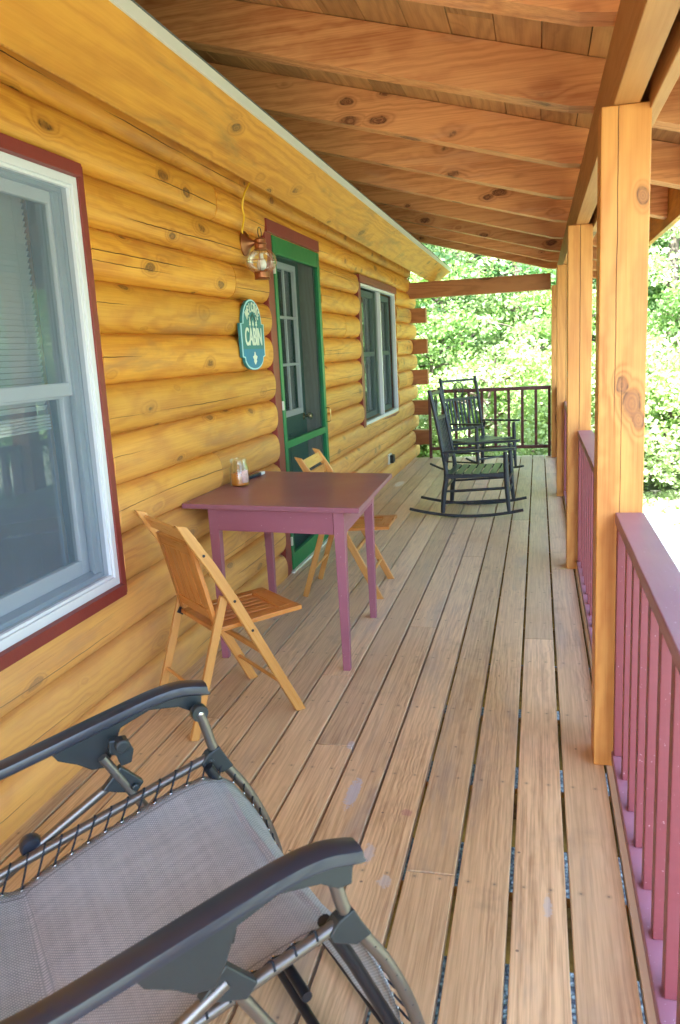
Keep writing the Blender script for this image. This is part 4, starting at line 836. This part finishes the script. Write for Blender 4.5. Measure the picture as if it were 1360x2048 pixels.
def plant(kind, x, y, s, rz, label, group, first={}):
    nm, tr, lf_ = next(p for p in protos if p[0] == kind)
    z = gh(x, y)-.03
    e = bpy.data.objects.new(nm+'_tree' if kind != 'shrub' else 'shrub', None); C.objects.link(e); e.location = (x, y, z); e.rotation_euler = (0, 0, rz); e.scale = (s, s, s*random.uniform(.92, 1.1)); tag(e, label, 'tree' if kind != 'shrub' else 'shrub', group)
    if kind not in TM:
        o = tr.build('trunk', M['bark'], None, smooth=60); TM[kind] = o.data; o.parent = e; o.location = (0, 0, 0)
    else: o = bpy.data.objects.new('trunk', TM[kind]); C.objects.link(o); o.parent = e
    c = bpy.data.objects.new('crown' if kind != 'shrub' else 'foliage', lf_); C.objects.link(c); c.parent = e
T = [('maple', -2.9, 15.5, 1.0, .4, 'leafy maple just past the cabin corner'), ('beech', -1.6, 17.5, 1.05, 2., 'dark dense tree behind the rocking chairs'), ('birch', -.3, 16.5, 1., 1., 'pale loose tree framed by the end tie beam'),
     ('maple', 1.1, 18.5, 1.1, 3., 'green maple behind the far posts'), ('birch', 2.4, 17., 1.05, 5., 'light leaved tree right of the second post'), ('beech', 3.9, 19., 1.1, .3, 'darker tree right of the nearest post'), ('maple', 5.6, 17.5, 1.1, 4., 'bright maple at the right edge of view'),
     ('beech', -4.2, 19.5, 1.15, 4.4, 'deep green tree seen under the eave end'), ('maple', -5.9, 17., 1.1, 2.6, 'maple hidden mostly by the cabin end'), ('birch', -2.4, 22., 1.25, .9, 'tall pale tree farther behind the tie beam'), ('maple', .4, 23., 1.3, 5.2, 'tall tree high above the tie beam'), ('beech', 2.6, 24., 1.3, 1.9, 'tall dark tree deep behind the posts'), ('maple', 6., 23., 1.35, 3.3, 'tall tree at back right above the railing'),
     ('birch', 8., 20., 1.2, .2, 'pale tree outside right of the railing'), ('maple', 6.5, 11., 1.1, 1.3, 'maple out past the side railing'), ('beech', 8., 7.5, 1.2, 2.2, 'dark tree opposite the screen door'), ('maple', 7.2, 3.5, 1.15, 3.9, 'maple opposite the near window'), ('birch', 8.2, -.5, 1.2, 5., 'pale tree beside the near end of the porch')]
for k, x, y, s, rz_, lb in T: plant(k, x, y, s, rz_, lb, 'woodland trees around the cabin')
S = [('shrub', 3.3, 13.0, 1., .9, 'low bright shrub just beyond the second railing'), ('shrub', 4.6, 13.9, 1.1, 2.2, 'low shrub at the edge of the sunlit grass'), ('shrub', -2.2, 13.2, 1., 0, 'low shrub beside the cabin corner'), ('shrub', -.9, 13.6, 1.05, 1.2, 'pale shrub behind the end railing, left half'), ('shrub', .35, 13.3, 1., 2.4, 'pale shrub behind the end railing, right half'), ('sapling', -1.7, 14.2, .95, 3., 'leafy sapling above the end railing'), ('sapling', -.1, 14.6, 1., 4., 'slender sapling in the middle of the end opening'),
     ('shrub', 1.6, 14.2, 1.1, 4., 'bushy shrub glimpsed between posts'), ('shrub', 2.6, 14.6, 1.15, 5., 'pale shrub right of the nearest post at rail height'), ('shrub', 3.6, 15.6, 1.2, .6, 'rounded shrub right of the second railing'), ('sapling', 3.1, 16., 1.1, 1.6, 'sapling rising right of the nearest post'), ('shrub', 4.8, 15.4, 1.25, 1.7, 'shrub on the grass at far right'), ('sapling', 1.0, 15.6, 1.1, 2., 'sapling behind the far posts'), ('shrub', -3.4, 14.2, 1.1, 2.9, 'shrub below the corner timbers'), ('sapling', 5.2, 16.8, 1.2, 5., 'sapling at the right edge of the woods')]
for k, x, y, s, rz_, lb in S: plant(k, x, y, s, rz_, lb, 'shrubs and saplings at the edge of the woods')
r = random.Random(4); cl = []
for i in range(170):
    x = r.uniform(1.6, 9); y = r.uniform(6.5, 14); cl.append((x, y, gh(x, y)+.03, r.uniform(.12, .42)))
me = leaves('ground_cover', cl, 260, .07, M['leafC'], 31, .22); o = bpy.data.objects.new('ground_cover', me); C.objects.link(o); tag(o, 'patchy low sunlit weeds and grass right of the porch', 'grass', kind='stuff')
# far woods as one mass
r = random.Random(9); cl = []
for i in range(420):
    x = r.uniform(-22, 24); y = r.uniform(27, 36); cl.append((x, y, gh(x, y)+r.uniform(.5, 9.5), r.uniform(.9, 1.7)))
me = leaves('far_woods', cl, 26, .34, M['leafA'], 77, .8); o = bpy.data.objects.new('far_woods', me); C.objects.link(o); tag(o, 'hazy mass of distant sunlit woods', 'woods', kind='stuff')
# ------------------------------------------------------------------ light, world, camera
sc = bpy.context.scene
EL, AZ = math.radians(62), math.radians(196)      # azimuth of the sun measured clockwise from +y
w = bpy.data.worlds.new('World'); sc.world = w; w.use_nodes = True; nt = w.node_tree
sky = nt.nodes.new('ShaderNodeTexSky'); sky.sky_type = 'NISHITA'; sky.sun_disc = False; sky.sun_elevation = EL; sky.sun_rotation = AZ; sky.air_density = 1.; sky.dust_density = 2.5; sky.ozone_density = 1.
bg = nt.nodes['Background']; bg.inputs[1].default_value = .15; nt.links.new(sky.outputs[0], bg.inputs[0])
L = bpy.data.lights.new('sun', 'SUN'); L.energy = 4.; L.angle = math.radians(.6); L.color = (1, .965, .91); so = bpy.data.objects.new('sun', L); C.objects.link(so)
sd = Vector((math.sin(AZ)*math.cos(EL), math.cos(AZ)*math.cos(EL), math.sin(EL))); so.rotation_euler = sd.to_track_quat('Z', 'Y').to_euler()
cam = bpy.data.cameras.new('camera'); co = bpy.data.objects.new('camera', cam); C.objects.link(co); sc.camera = co
yaw, pit_, rol = [math.radians(a) for a in (14.243, 11.273, -2.977)]
d = Vector((-math.sin(yaw)*math.cos(pit_), math.cos(yaw)*math.cos(pit_), -math.sin(pit_))); rr_ = Vector((math.cos(yaw), math.sin(yaw), 0)); uu = rr_.cross(d)
X_ = rr_*math.cos(rol)+uu*math.sin(rol); Y_ = -rr_*math.sin(rol)+uu*math.cos(rol)
co.matrix_world = Matrix(((X_.x, Y_.x, -d.x, 0), (X_.y, Y_.y, -d.y, 0), (X_.z, Y_.z, -d.z, 1.48), (0, 0, 0, 1)))
cam.sensor_fit = 'VERTICAL'; cam.sensor_height = 36; cam.sensor_width = 24; cam.lens = 1600/2048*36; cam.clip_end = 1500; cam.clip_start = .02
cam.dof.use_dof = True; cam.dof.focus_distance = 4.0; cam.dof.aperture_fstop = 7
sc.view_settings.view_transform = 'Standard'; sc.view_settings.look = 'None'; sc.view_settings.gamma = 1; sc.view_settings.exposure = 3.55; sc.view_settings.use_white_balance = True; sc.view_settings.white_balance_temperature = 5750; sc.view_settings.white_balance_tint = 10
sc.cycles.adaptive_threshold = .02; sc.cycles.max_bounces = 8; sc.cycles.diffuse_bounces = 6; sc.cycles.transparent_max_bounces = 16; sc.cycles.sample_clamp_indirect = 8
